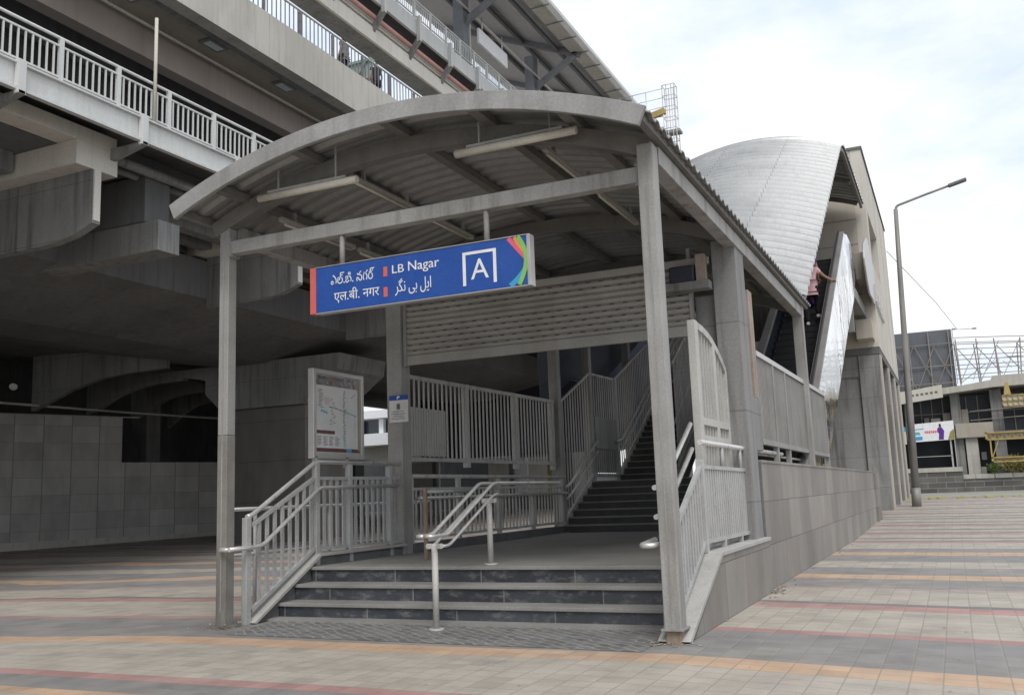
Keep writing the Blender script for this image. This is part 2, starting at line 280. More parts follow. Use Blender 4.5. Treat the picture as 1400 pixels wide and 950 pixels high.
M['collage'] = collage_mat()

# ------------------------------------------------------------------ geometry helper
class MB:
    def __init__(s): s.v = []; s.f = []; s.sm = []
    def add(s, vs, fs, smooth=False):
        o = len(s.v); s.v += [Vector(v) for v in vs]
        for f in fs: s.f.append([o + i for i in f]); s.sm.append(smooth)
        return s
    def box(s, a, b):
        x0, y0, z0 = a; x1, y1, z1 = b
        x0, x1 = sorted((x0, x1)); y0, y1 = sorted((y0, y1)); z0, z1 = sorted((z0, z1))
        return s.add([(x0,y0,z0),(x1,y0,z0),(x1,y1,z0),(x0,y1,z0),(x0,y0,z1),(x1,y0,z1),(x1,y1,z1),(x0,y1,z1)],
                     [(3,2,1,0),(4,5,6,7),(0,1,5,4),(1,2,6,5),(2,3,7,6),(3,0,4,7)])
    def bar(s, p, q, w, h, up=(0, 0, 1)):
        p, q = Vector(p), Vector(q); d = (q - p).normalized(); up = Vector(up)
        if abs(d.dot(up)) > 0.99: up = Vector((0, 1, 0))
        sd = d.cross(up).normalized() * (w / 2); u = sd.cross(d).normalized() * (h / 2)
        return s.add([p - sd - u, p + sd - u, p + sd + u, p - sd + u, q - sd - u, q + sd - u, q + sd + u, q - sd + u],
                     [(0,1,2,3),(7,6,5,4),(0,4,5,1),(1,5,6,2),(2,6,7,3),(3,7,4,0)])
    def tube(s, pts, r, n=10, closed=False):
        pts = [Vector(p) for p in pts]; m = len(pts); rings = []
        ref = None
        for i, p in enumerate(pts):
            if closed: t = (pts[(i+1) % m] - pts[i-1])
            else: t = pts[min(i+1, m-1)] - pts[max(i-1, 0)]
            t.normalize()
            if ref is None:
                ref = Vector((0, 0, 1)) if abs(t.z) < 0.9 else Vector((1, 0, 0))
            a = (ref - t * ref.dot(t)).normalized(); ref = a; b = t.cross(a)
            rr = r[i] if isinstance(r, (list, tuple)) else r
            rings.append([p + (a * math.cos(2*math.pi*k/n) + b * math.sin(2*math.pi*k/n)) * rr for k in range(n)])
        o = [v for ring in rings for v in ring]; fs = []
        for i in range(m if closed else m - 1):
            j = (i + 1) % m
            for k in range(n): fs.append((i*n+k, i*n+(k+1) % n, j*n+(k+1) % n, j*n+k))
        s.add(o, fs, True)
        if not closed:
            s.f.append([len(s.v) - len(o) + k for k in range(n)][::-1]); s.sm.append(False)
            s.f.append([len(s.v) - n + k for k in range(n)]); s.sm.append(False)
        return s
    def prism(s, poly, axis, a, b):
        """poly: 2D points; axis X: (y,z)  Y: (x,z)  Z: (x,y)"""
        def P(p, t):
            return {'X': (t, p[0], p[1]), 'Y': (p[0], t, p[1]), 'Z': (p[0], p[1], t)}[axis]
        n = len(poly)
        return s.add([P(p, a) for p in poly] + [P(p, b) for p in poly],
                     [tuple(range(n))[::-1], tuple(range(n, 2*n))] + [(i, (i+1) % n, n + (i+1) % n, n + i) for i in range(n)])
    def build(s, name, mat, parent=None, bevel=0, origin=None):
        po = ORG[parent.as_pointer()] if parent else Vector((0, 0, 0))
        if origin is not None: po_self = Vector(origin)
        else: po_self = po
        me = bpy.data.meshes.new(name)
        me.from_pydata([tuple(v - po_self) for v in s.v], [], s.f)
        me.polygons.foreach_set('use_smooth', s.sm)
        bm = bmesh.new(); bm.from_mesh(me); bmesh.ops.recalc_face_normals(bm, faces=bm.faces); bm.to_mesh(me); bm.free()
        me.materials.append(M[mat] if isinstance(mat, str) else mat)
        o = bpy.data.objects.new(name, me); COL.objects.link(o)
        if parent: o.parent = parent; o.location = po_self - po
        else: o.location = po_self
        ORG[o.as_pointer()] = po_self.copy()
        if bevel:
            md = o.modifiers.new('edge', 'BEVEL'); md.width = bevel; md.segments = 2; md.limit_method = 'ANGLE'; md.angle_limit = R(40)
        return o
def tag(o, label=None, cat=None, group=None, kind=None):
    if label: o['label'] = label
    if cat: o['category'] = cat
    if group: o['group'] = group
    if kind: o['kind'] = kind
    return o
def thing(name, loc, label, cat, group=None):
    o = bpy.data.objects.new(name, None); COL.objects.link(o); o.location = loc; o.empty_display_size = 0.2
    ORG[o.as_pointer()] = Vector(loc)
    return tag(o, label, cat, group)
def copy_tree(o, loc=None, label=None, parent=None):
    c = o.copy(); COL.objects.link(c); c.parent = parent
    if loc is not None: c.location = loc
    if label: c['label'] = label
    for ch in [k for k in COL.objects if k.parent == o]: copy_tree(ch, parent=c)
    return c
def frange(a, b, st):
    n = max(1, int(round((b - a) / st)))
    return [a + (b - a) * i / n for i in range(n + 1)]
def text_mb(body, size, place):
    """a text as flat letters with thickness: place(u, v, w) maps letter space to the world"""
    cu = bpy.data.curves.new('txt', 'FONT'); cu.body = body; cu.size = size; cu.extrude = 0.004; cu.resolution_u = 4
    o = bpy.data.objects.new('txt', cu); COL.objects.link(o)
    dg = bpy.context.evaluated_depsgraph_get(); me = bpy.data.meshes.new_from_object(o.evaluated_get(dg))
    mb = MB(); mb.add([place(*v.co) for v in me.vertices], [tuple(p.vertices) for p in me.polygons])
    bpy.data.objects.remove(o); bpy.data.curves.remove(cu); bpy.data.meshes.remove(me)
    return mb

# ------------------------------------------------------------------ camera
H = 1.45
y_, p_, r_ = R(24.6), R(8.9), R(2.1)
fw = Vector((-math.sin(y_)*math.cos(p_), math.cos(y_)*math.cos(p_), math.sin(p_)))
rt = Vector((math.cos(y_), math.sin(y_), 0)); up = rt.cross(fw)
rt2 = rt*math.cos(r_) - up*math.sin(r_); up2 = up*math.cos(r_) + rt*math.sin(r_)
cd = bpy.data.cameras.new('camera'); cam = bpy.data.objects.new('camera', cd); COL.objects.link(cam)
cam.matrix_world = Matrix(((rt2.x, up2.x, -fw.x, 0), (rt2.y, up2.y, -fw.y, 0), (rt2.z, up2.z, -fw.z, H), (0, 0, 0, 1)))
cd.sensor_width = 36; cd.lens = 36*1293/1400; cd.clip_end = 3000; cd.clip_start = 0.1
S.camera = cam

# ------------------------------------------------------------------ world and sun
w = bpy.data.worlds.new('World'); S.world = w; w.use_nodes = True
nt = w.node_tree; nt.nodes.clear()
out = nt.nodes.new('ShaderNodeOutputWorld'); bg = nt.nodes.new('ShaderNodeBackground'); nt.links.new(bg.outputs[0], out.inputs[0])
sky = nt.nodes.new('ShaderNodeTexSky'); sky.sky_type = 'NISHITA'; sky.sun_disc = False
SUN_EL, SUN_AZ = R(52), R(150)     # azimuth measured clockwise from +Y
sky.sun_elevation = SUN_EL; sky.sun_rotation = SUN_AZ; sky.dust_density = 2.0
tc = nt.nodes.new('ShaderNodeTexCoord')
mp = nt.nodes.new('ShaderNodeMapping'); mp.inputs['Scale'].default_value = (1, 1, 2.6); nt.links.new(tc.outputs['Generated'], mp.inputs[0])
n1 = noise(nt, mp.outputs[0], 2.3, 7, 0.55)
cf = ramp(nt, n1, [(0.3, 0.78), (0.5, 0.95), (0.62, 1.0)])
cl = ramp(nt, noise(nt, mp.outputs[0], 3.1, 6, 0.6), [(0.34, (0.6, 0.68, 0.8)), (0.47, (0.73, 0.775, 0.84)), (0.58, (0.86, 0.87, 0.885))])
cl10 = mix(nt, 1.0, cl, (9.6, 9.6, 9.6), 'MULTIPLY')
nt.links.new(mix(nt, cf, sky.outputs[0], cl10), bg.inputs[0]); bg.inputs[1].default_value = 0.1
sl = bpy.data.lights.new('sun', 'SUN'); sl.energy = 1.4; sl.angle = R(26); sl.color = (1, 0.97, 0.93)
so = bpy.data.objects.new('sun', sl); COL.objects.link(so)
sd = Vector((math.sin(SUN_AZ)*math.cos(SUN_EL), math.cos(SUN_AZ)*math.cos(SUN_EL), math.sin(SUN_EL)))
so.rotation_euler = sd.to_track_quat('Z', 'Y').to_euler(); so.location = (0, -10, 40)
S.view_settings.view_transform = 'Standard'; S.view_settings.look = 'None'; S.view_settings.gamma = 1; S.view_settings.exposure = 0.5
S.render.engine = 'CYCLES'; S.cycles.use_denoising = True; S.cycles.max_bounces = 8; S.cycles.diffuse_bounces = 5

# ------------------------------------------------------------------ ground
def gz(y): return 0.0 if y < 27 else min(0.5, 0.02*(y - 27))
ys = [-60, 0, 10, 20, 27, 30, 35, 40, 45, 52, 60, 80, 150, 900]; xs = [-900, -60, -20, 0, 20, 60, 900]
g = MB(); g.add([(x, y, gz(y)) for y in ys for x in xs], [(j*len(xs)+i, j*len(xs)+i+1, (j+1)*len(xs)+i+1, (j+1)*len(xs)+i) for j in range(len(ys)-1) for i in range(len(xs)-1)])
tag(g.build('pavement', 'paver'), kind='structure')
tag(MB().add([(-900, 56, .508), (900, 56, .508), (900, 79, .508), (-900, 79, .508)], [(0,1,2,3)]).build('road', 'asphalt'), kind='structure')
tag(MB().box((-30, 54.5, .3), (60, 54.8, .58)).build('kerb', 'kerb'), kind='structure')
XL_ = -8.2
dv = MB(); random.seed(3)
for i in range(130):
    x, y, r0 = random.uniform(-4, 14), random.uniform(53.2, 56.5), random.uniform(.06, .22)
    dv.add([(x-r0, y, .505), (x+r0, y-.1, .505), (x+r0*.4, y+r0, .53+r0*.35), (x-r0*.2, y-r0, .51), (x-r0*.5, y+r0*.3, .52+r0*.4)], [(0,3,4), (3,1,2), (4,3,2), (0,4,2)])
tag(dv.build('leaf_litter', 'leafy'), 'dry leaves and dust along the far pavement edge', 'litter', kind='stuff')
random.seed(21); dl = MB()
def flake(x, y, r0, z=.006):
    a = random.uniform(0, 6.28); c, s_ = math.cos(a)*r0, math.sin(a)*r0
    dl.add([(x - c, y - s_, z), (x + s_*.45, y - c*.45, z + r0*.25), (x + c, y + s_, z + r0*.1), (x - s_*.45, y + c*.45, z + r0*.3)], [(0, 1, 2), (0, 2, 3)])
for i in range(120): flake(-2.46 + abs(random.gauss(0, .09)), random.choice((random.uniform(9.6, 34), random.gauss(13.9, .4), random.gauss(13.9, .3))), random.uniform(.012, .045))
for i in range(60): flake(random.gauss(XL_, .16), random.gauss(9.2, .14), random.uniform(.01, .03)); flake(random.gauss(-2.6, .14), random.gauss(9.08, .1), random.uniform(.01, .03))
for i in range(110): flake(random.uniform(-9, 2), random.uniform(4.5, 15), random.uniform(.008, .022))
for i in range(60): flake(random.uniform(-8, -2.9), random.gauss(9.84, .03), random.uniform(.008, .025))
tag(dl.build('leaf_litter', 'umber'), 'dry leaf litter scattered along the wall base and post feet', 'litter', kind='stuff')
tag(MB().add([(-7.75, 8.75, .004), (-2.75, 8.6, .004), (-2.75, 9.9, .004), (-7.9, 9.9, .004)], [(0,1,2,3)]).build('cobbled_path', 'cobble'), kind='structure')
tag(MB().box((-8.1, 9.86, -.1), (-2.72, 10.12, .03)).build('step_footing', 'tread'), kind='structure')

# ------------------------------------------------------------------ entrance steps, platform and staircase
st = thing('entrance_steps', (-5.4, 10.1, 0), 'three broad slate-faced steps rising to the concrete landing under the canopy', 'steps')
for k, yy in enumerate((10.1, 10.43, 10.76)):
    xl = -8.06 + k*0.02
    sx = MB().box((xl, yy, .2*k - (.1 if k == 0 else 0)), (-2.78, yy + 0.34, .2*k + .155))
    sob = sx.build('riser', 'slate', st)
    y1 = yy + 0.36
    MB().box((xl - .02, yy - .03, .2*k + .158), (-2.77, y1 if k < 2 else yy + .5, .2*k + .2)).build('tread', 'tread', st, .006)
MB().box((-8.06, 11.1, .3), (-2.78, 20.0, .597)).build('landing_slab', 'tread', st)

sc = thing('staircase', (-6.8, 20, 0.6), 'dark stone staircase climbing from the landing towards the upper concourse', 'staircase')
def flight(x0, x1, y0, z0, n, rise, run):
    t = MB(); r2 = MB()
    for i in range(n):
        yb, zb = y0 + i*run, z0 + i*rise
        r2.box((x0, yb, zb - (.4 if i else 0)), (x1, yb + run + .02, zb + rise - .03))
        t.box((x0, yb - .025, zb + rise - .028), (x1, yb + run, zb + rise))
    r2.build('risers', 'riserdk', sc); t.build('treads', 'tread', sc)
XS0, XS1 = -8.05, -5.45
flight(XS0, XS1, 20.0, .6, 7, .162, .33)
MB().box((XS0, 22.3, 1.4), (XS1, 24.25, 1.733)).build('half_landing', 'tread', sc)
flight(XS0, -6.55, 24.25, 1.733, 40, .1765, .295)
MB().prism([(19.7, .6), (22.3, 1.75), (24.2, 1.75), (36, 8.8), (36, 8.3), (24.3, 1.3), (22.3, 1.3), (20.4, .6)], 'X', -8.19, -8.06).build('stringer', 'kerb', sc)
MB().prism([(24.0, 1.73), (24.2, 1.9), (36, 8.95), (36, 8.3), (24.3, 1.3), (22.3, .6)], 'X', -6.54, -6.44).build('stringer', 'kerb', sc)

# ------------------------------------------------------------------ front canopy
XL, XR, XC = -8.2, -2.585, -5.47
RAD = 7.48; SAG = .65; HALF = 3.06
ANG = math.asin(HALF/RAD)
def arc(t, dr=0.0):    # t in -1..1 -> (x, dz above eave level)
    a = t*ANG
    return XC + (RAD+dr)*math.sin(a), (RAD+dr)*math.cos(a) - RAD*math.cos(ANG)
cp = thing('entrance_canopy', (XC, 9.2, 0), 'grey steel entrance canopy with arched corrugated roof carried on box posts', 'canopy')
EZ = 5.13
def vault(path, mat, name, parent, amp=.02, na=64, thick=True, over=1.0):
    """corrugated barrel vault; path = [(y,z,normal_y,normal_z,wave)]"""
    vs = []; fs = []
    for (yy, zz, ny, nz, wv) in path:
        for i in range(na + 1):
            x, dz = arc((2*i/na - 1)*over)
            d = dz + wv*amp
            vs.append((x, yy + ny*d, zz + nz*d))
    nr = len(path)
    for j in range(nr - 1):
        for i in range(na):
            a = j*(na+1) + i
            fs.append((a, a+1, a+na+2, a+na+1))
    mb = MB().add(vs, fs, False)
    o = mb.build(name, mat, parent)
    md = o.modifiers.new('gauge', 'SOLIDIFY'); md.thickness = 0.012; md.offset = 0
    return o
def trap(s, per):      # trapezoid profile of a roofing sheet
    f = (s/per) % 1.0
    return -1 if f < .45 else (1 if .55 <= f < .9 else 0)
path = [(yy, EZ, 0, 1, trap(yy, .25)) for yy in frange(8.62, 20.2, .025)]
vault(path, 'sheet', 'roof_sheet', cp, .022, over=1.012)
def arch_band(y0, y1, dr0, dr1, n=30, zb=EZ, t0=-1., t1=1.):
    mb = MB(); q = []
    for i in range(n + 1):
        t = t0 + (t1 - t0)*i/n
        xa, za = arc(t, dr0); xb, zb2 = arc(t, dr1)
        q += [(xa, y0, zb+za), (xb, y0, zb+zb2), (xb, y1, zb+zb2), (xa, y1, zb+za)]
    fs = []
    for i in range(n):
        for k in range(4): fs.append((4*i+k, 4*i+(k+1) % 4, 4*i+4+(k+1) % 4, 4*i+4+k))
    fs += [(0, 1, 2, 3), (4*n+3, 4*n+2, 4*n+1, 4*n)]
    return mb.add(q, fs)
arch_band(8.56, 8.615, -.16, .045).build('fascia', 'roofsteel', cp, .006)
for yy in (9.16, 13.2, 16.4, 19.5):
    arch_band(yy, yy + .16, -.31, -.12, t0=-.975, t1=.975).build('rib', 'purlin', cp, .006)
for t in (-.78, -.4, 0, .36, .7):
    x, dz = arc(t, -.085)
    MB().box((x - .06, 8.63, EZ + dz - .045), (x + .06, 20.1, EZ + dz + .045)).build('purlin', 'purlin', cp)
for t in (-.985, .985):
    x, dz = arc(t, -.06)
    MB().box((x - .04, 8.63, EZ + dz - .05), (x + .04, 20.1, EZ + dz + .035)).build('purlin', 'purlin', cp)
for x in (XL, XR):
    MB().box((x - .09, 9.34, 4.83), (x + .09, 19.9, 5.03)).build('eave_beam', 'post', cp, .008)
MB().box((XL + .076, 9.17, 4.62), (XR - .1, 9.31, 4.79)).build('tie_beam', 'post', cp, .008)
# posts
def post(x, y, z0, z1, w=.2, d=.2, name='post', mat='post', parent=None, seam=True):
    mb = MB().box((x - w/2, y - d/2, z0), (x + w/2, y + d/2, z1))
    return mb.build(name, mat, parent or cp, .01)
post(XL, 9.25, 2.32, 5.0, .15, .15); post(XL, 9.25, 0, 2.318, .153, .153, 'post_lower', 'postlow'); post(XR, 9.2, .13, 5.0, .17, .2)
MB().box((XR - .075, 9.11, -.05), (XR + .075, 9.28, .13)).build('post_base', 'rust2', cp, .01)
MB().box((XR - .11, 9.07, .122), (XR + .11, 9.33, .14)).build('base_plate', 'post', cp)
MB().box((XL - .14, 9.1, .004), (XL + .14, 9.4, .03)).build('base_plate', 'postlow', cp)
for bx in (-.115, .115):
    for by in (-.12, .12): MB().tube([(XL + bx, 9.25 + by, .03), (XL + bx, 9.25 + by, .065)], .014, 6).build('bolt', 'rust', cp)
for x, sg_ in ((XL, 1), (XR, -1)):
    MB().box((x + sg_*.1, 9.155, 4.58), (x + sg_*.115, 9.325, 4.83)).build('end_plate', 'roofsteel', cp)
    for bz in (4.6, 4.81):
        for by in (9.18, 9.3): MB().tube([(x + sg_*.115, by, bz), (x + sg_*.14, by, bz)], .013, 6).build('bolt', 'rust', cp)
for x in (XL, XR):
    y0 = 9.275 if x == XL else 9.2
    MB().box((x - .008, y0 - .106, .2), (x + .008, y0 - .101, 4.55)).build('weld_seam', 'roofsteel', cp)
post(-8.17, 13.3, .4, 5.0, .28, .28)
post(-8.2, 20.2, .5, 5.1, .22, .22); post(-8.2, 22.38, .9, 6.3, .2, .2); post(XR, 19.65, 1.82, 5.1, .2, .2)
MB().box((-2.86, 13.2, 0), (-2.52, 13.78, 4.95)).build('concrete_column', 'conc', cp, .01)

# lamps
tl = thing('tube_lamp', (-6.9, 9.0, 5.17), 'bare tube lamp under the left half of the canopy arch', 'lamp', 'tube lamps under the canopy arch')
tb = MB().tube([(-7.5, 9.0, 5.2), (-6.05, 9.0, 5.2)], .045, 12); tb.build('tube', 'tubelamp', tl)
MB().box((-7.35, 8.97, 5.24), (-6.2, 9.03, 5.27)).build('batten', 'roofsteel', tl)
for x in (-7.2, -6.35): MB().box((x - .009, 8.99, 5.27), (x + .009, 9.01, 5.52 if x < -7 else 5.66)).build('hanger', 'roofsteel', tl)
tl2 = copy_tree(tl, (-4.13, 9.0, 5.22), 'bare tube lamp under the right half of the canopy arch')
CH = []
for i, (x, y0, y1, z, lb) in enumerate(((-6.42, 9.4, 12.7, 5.42, 'long pale light channel along the purlin left of the canopy crown'),
                                   (-3.86, 9.5, 13.0, 5.33, 'long pale light channel along the purlin near the right eave'),
                                   (-7.65, 9.6, 13.1, 5.12, 'long pale light channel along the purlin by the left eave'))):
    c = thing('light_channel', (x, y0, z), lb, 'lamp', 'light channels along the canopy')
    ym = (y0 + y1)/2
    MB().box((x - .032, y0, z - .03), (x + .032, ym - .06, z + .03)).build('casing', 'casing', c, .006)
    MB().box((x - .032, ym + .06, z - .03), (x + .032, y1, z + .03)).build('casing', 'casing', c, .006)
    MB().tube([(x, y0 + .1, z - .05), (x, ym - .15, z - .05)], .02, 8).build('tube', 'tubelamp', c)
    MB().tube([(x, ym + .1, z - .05), (x, y1 - .15, z - .05)], .02, 8).build('tube', 'tubelamp', c)
    for yy in (y0 + .3, ym - .3, ym + .3, y1 - .3):
        MB().box((x - .02, yy - .02, z + .03), (x + .02, yy + .02, z + .16)).build('clip', 'roofsteel', c)

# ------------------------------------------------------------------ hanging sign
SX0, SX1, SZ0, SZ1, SY = -6.83, -3.945, 3.695, 4.245, 9.16
sg = thing('station_sign', ((SX0+SX1)/2, 9.25, SZ1), 'long blue hanging station sign with white lettering and a framed letter A', 'sign')
sgp = MB().box((SX0 + .002, SY, SZ0), (SX1 - .03, SY + .1, SZ1)).build('panel', 'blue', sg, .004)
MB().box((SX1 - .028, SY - .012, SZ0 - .012), (SX1 + .012, SY + .112, SZ1 + .012)).build('end_cap', 'alum', sg, .004)
MB().box((SX0 - .012, SY - .012, SZ0 - .008), (SX0 + .07, SY + .11, SZ1 + .008)).build('red_end_band', 'red', sg, .004)
tr = MB(); tr.box((SX0 + .072, SY - .008, SZ0 - .014), (SX1 - .03, SY + .105, SZ0 - .002)); tr.box((SX0 + .072, SY - .008, SZ1 + .002), (SX1 - .03, SY + .105, SZ1 + .012))
tr.build('edge_trim', 'alum', sg)
for x in (-6.42, -4.48): MB().tube([(x, 9.22, SZ1), (x, 9.22, 4.62)], .032, 12).build('hanger_rod', 'post', sg)
def SP(u, v): return SX0 + u*(SX1 - SX0), SZ1 - v*(SZ1 - SZ0)
def sign_text(body, u0, u1, v0, v1, name):
    raw = text_mb(body, 1.0, lambda a, b, c: (a, b, c))
    if not raw.v: return
    ax0, ax1 = min(v.x for v in raw.v), max(v.x for v in raw.v); az0, az1 = min(v.y for v in raw.v), max(v.y for v in raw.v)
    x0, zt = SP(u0, v0); x1, zb = SP(u1, v1)
    q = MB(); q.add([(x0 + (v.x-ax0)/(ax1-ax0)*(x1-x0), SY - .004 - v.z*.5, zb + (v.y-az0)/(az1-az0)*(zt-zb)) for v in raw.v], raw.f)
    q.build(name, 'wht', sgp)
sign_text('\u0c0e\u0c32\u0c4d.\u0c2c\u0c3f. \u0c28\u0c17\u0c30\u0c4d', .10, .312, .17, .42, 'telugu_lettering')
sign_text('\u090f\u0932.\u092c\u0940. \u0928\u0917\u0930', .115, .335, .54, .84, 'hindi_lettering')
sign_text('LB', .397, .452, .195, .37, 'latin_word'); sign_text('Nagar', .472, .613, .165, .43, 'latin_word')
sign_text('\ufeae\ufb95\ufee7 \ufef0\ufe91 \ufede\ufef3\ufe8d', .41, .575, .5, .86, 'urdu_lettering')
for v0 in (.2, .64):
    x0, zt = SP(.356, v0); x1, zb = SP(.374, v0 + .21)
    MB().box((x0, SY - .006, zb), (x1, SY - .001, zt)).build('red_mark', 'red', sgp)
fr = MB(); 
def strip(mb, pts, wd, y=SY - .005, t=.004):
    for (a, b) in zip(pts[:-1], pts[1:]):
        xa, za = SP(*a); xb, zb = SP(*b); mb.bar((xa, y, za), (xb, y, zb), t, wd, up=(0, 0, 1) if abs(xa-xb) > abs(za-zb) else (1, 0, 0))
def polyline_flat(mb, pts, wd, y, t=.004):
    """flat ribbon lying on the sign face"""
    P2 = [SP(*p) if True else p for p in pts]
    L = []
    for i, (x, z) in enumerate(P2):
        xa, za = P2[max(0, i-1)]; xb, zb = P2[min(len(P2)-1, i+1)]
        d = Vector((xb-xa, zb-za)).normalized(); n = Vector((-d.y, d.x))*(wd[i] if isinstance(wd, list) else wd)/2
        L.append(((x + n.x, z + n.y), (x - n.x, z - n.y)))
    vs = []
    for a, b in L: vs += [(a[0], y, a[1]), (b[0], y, b[1]), (b[0], y + t, b[1]), (a[0], y + t, a[1])]
    fs = [(0, 1, 2, 3), tuple(4*(len(L)-1)+k for k in (3, 2, 1, 0))]
    for i in range(len(L) - 1):
        for k in range(4): fs.append((4*i+k, 4*i+(k+1) % 4, 4*i+4+(k+1) % 4, 4*i+4+k))
    return mb.add(vs, fs)
polyline_flat(fr, [(.724, .84), (.724, .14), (.855, .14), (.855, .84)], .042, SY - .006)
fr2 = MB()
def rect(mb, u0, u1, v0, v1):
    x0, zt = SP(u0, v0); x1, zb = SP(u1, v1); mb.box((x0, SY - .006, zb), (x1, SY - .002, zt))
rect(fr2, .717, .73, .165, .86); rect(fr2, .8485, .8615, .165, .86); rect(fr2, .7302, .8483, .165, .225)
fr2.build('letter_frame', 'wht', sgp)
sign_text('A', .752, .828, .33, .745, 'letter')
def bez(p0, p1, p2, n=12):
    return [((1-t)**2*p0[0] + 2*t*(1-t)*p1[0] + t*t*p2[0], (1-t)**2*p0[1] + 2*t*(1-t)*p1[1] + t*t*p2[1]) for t in [i/n for i in range(n+1)]]
for nm, ms, pts, wd in (('pink_ribbon', 'pink', bez((.915, .01), (.95, .25), (.986, .46)), .05), ('orange_ribbon', 'orange', bez((.94, .01), (.958, .2), (.986, .36)), .04),
                    ('green_ribbon', 'green', bez((.955, .01), (1.018, .45), (.955, .985)), .05), ('cyan_ribbon', 'cyan', bez((.99, .6), (.972, .8), (.918, .985)), .06)):
    polyline_flat(MB(), pts, wd, SY - dict(pink=.0035, orange=.006, green=.011, cyan=.0085)[ms], .002).build(nm, ms, sgp)

# ------------------------------------------------------------------ roller shutter and its surroundings
sh = thing('roller_shutter', (-5.6, 13.3, 3.6), 'half-lowered slatted roller shutter with rows of slots across the canopy', 'shutter')
slat = MB()
za, zb_, ns = 3.78, 4.62, 9
hs = (zb_ - za)/ns
for k in range(ns):
    z0 = za + k*hs; prof = []
    for i in range(7):
        a = math.pi*i/6
        prof.append((13.27 - .028*math.sin(a), z0 + hs*.96*i/6))
    prof += [(13.29, z0 + hs*.96), (13.29, z0)]
    slat.prism(prof, 'X', -8.0, -3.2)
slat.build('slats', 'slotted', sh)
MB().box((-8.0, 13.245, 3.62), (-3.2, 13.3, 3.775)).build('bottom_bar', 'shutter', sh, .006)
MB().box((-8.02, 13.22, 3.6), (-7.965, 13.32, 4.9)).build('guide_channel', 'roofsteel', sh); MB().box((-3.225, 13.22, .6), (-3.175, 13.32, 4.9)).build('guide_channel', 'roofsteel', sh)
MB().box((-8.0, 13.2, 4.63), (-2.9, 13.35, 4.74)).build('head_rail', 'shutter', sh, .006)
tag(MB().box((-3.17, 13.36, .6), (-2.87, 13.55, 4.2)).build('grey_panel', 'conc', None, .006), 'plain grey cladding panel beside the shutter, left of the concrete column', 'panel')
mb_ = thing('shutter_motor', (-3.2, 13.2, 4.4), 'dark blue motor housing on a ledge at the right end of the shutter', 'motor')
MB().box((-3.44, 13.0, 4.36), (-3.08, 13.28, 4.6)).build('housing', 'navy', mb_, .02)
MB().box((-3.06, 13.05, 4.36), (-2.93, 13.19, 4.75)).build('bracket', 'rust', mb_)
MB().box((-3.6, 12.98, 4.24), (-2.87, 13.19, 4.355)).build('ledge', 'conc', mb_)
op = thing('old_post', (-2.6, 14.35, 2.0), 'stained pinkish square post between the column and the grille fence', 'post')
MB().box((-2.68, 14.15, 2.75), (-2.55, 14.42, 4.38)).build('shaft', 'rust', op, .01)
MB().box((-2.7, 13.9, 1.97), (-2.54, 14.4, 2.745)).build('base_box', 'conc', op, .01)

# ------------------------------------------------------------------ railings
def smooth_path(pts, rad=.08, n=4):
    pts = [Vector(p) for p in pts]; o = [pts[0]]
    for a, b, c in zip(pts[:-2], pts[1:-1], pts[2:]):
        d1, d2 = (a-b), (c-b); r1 = min(rad, d1.length/2.1, d2.length/2.1)
        p, q = b + d1.normalized()*r1, b + d2.normalized()*r1
        for i in range(n + 1):
            t = i/n; o.append(p*(1-t)**2 + b*2*t*(1-t) + q*t*t)
    o.append(pts[-1]); return o
def lin(tab, y):
    for (a, b), (c, d) in zip(tab[:-1], tab[1:]):
        if y <= c: return b + (d-b)*(y-a)/(c-a)
    return tab[-1][1]
def picket(parent, x, ya, yb, bot, top, mat, step=.15, wd=.05, th=.025, name='pickets', rails=True, rw=.05):
    mb = MB(); ysx = frange(ya, yb, step)
    for yy in ysx[1:-1]:
        mb.box((x - th/2, yy - wd/2, lin(bot, yy)), (x + th/2, yy + wd/2, lin(top, yy)))
    mb.build(name, mat, parent)
    if rails:
        for nm, tabl, off in (('bottom_rail', bot, 0), ('top_rail', top, 0)):
            q = MB(); brk = [ya] + [a for a, _ in tabl if ya < a < yb] + [yb]
            for a, b in zip(brk[:-1], brk[1:]): q.bar((x, a, lin(tabl, a) + off), (x, b, lin(tabl, b) + off), rw, rw*.9)
            q.build(nm, mat, parent)
# left entrance railing
lr = thing('step_railing', (-8.1, 9.52, 0), 'grey picket railing with double handrail on the left of the entrance steps, sloped then level', 'railing')
bot = [(9.52, .12), (10.9, .83), (13.15, .80)]; top = [(9.52, 1.16), (10.9, 1.79), (13.15, 1.8)]
picket(lr, -8.1, 9.6, 13.15, bot, top, 'rail', .155, .055)
for (yy, z0, z1) in ((9.52, 0, 1.3), (10.95, .6, 2.0), (11.75, .6, 2.0), (12.85, .6, 1.98)):
    MB().box((-8.14, yy - .045, z0), (-8.06, yy + .045, z1)).build('post', 'rail', lr, .006)
MB().tube(smooth_path([(-8.1, 9.52, 1.31), (-8.1, 9.62, 1.33), (-8.1, 10.95, 2.02), (-8.1, 13.25, 2.02)]), .03, 12).build('handrail', 'steel', lr)
MB().tube(smooth_path([(-8.03, 9.12, .93), (-8.03, 9.55, .93), (-8.03, 9.75, .95), (-8.03, 10.95, 1.66), (-8.03, 13.0, 1.68)]), .027, 12).build('handrail', 'steel', lr)
MB().tube(smooth_path([(-8.03, 9.12, .93), (-8.1, 9.1, .93), (-8.17, 9.12, .93), (-8.17, 9.7, .93)]), .027, 12).build('handrail', 'steel', lr)
ks = thing('stair_kerb', (-8.1, 9.5, 0), 'sloping concrete kerb under the left step railing', 'kerb')
MB().prism([(9.55, -.05), (9.62, .0), (10.95, .72), (13.2, .72), (13.2, -.05)], 'X', -8.25, -8.065).build('base', 'concd', ks)
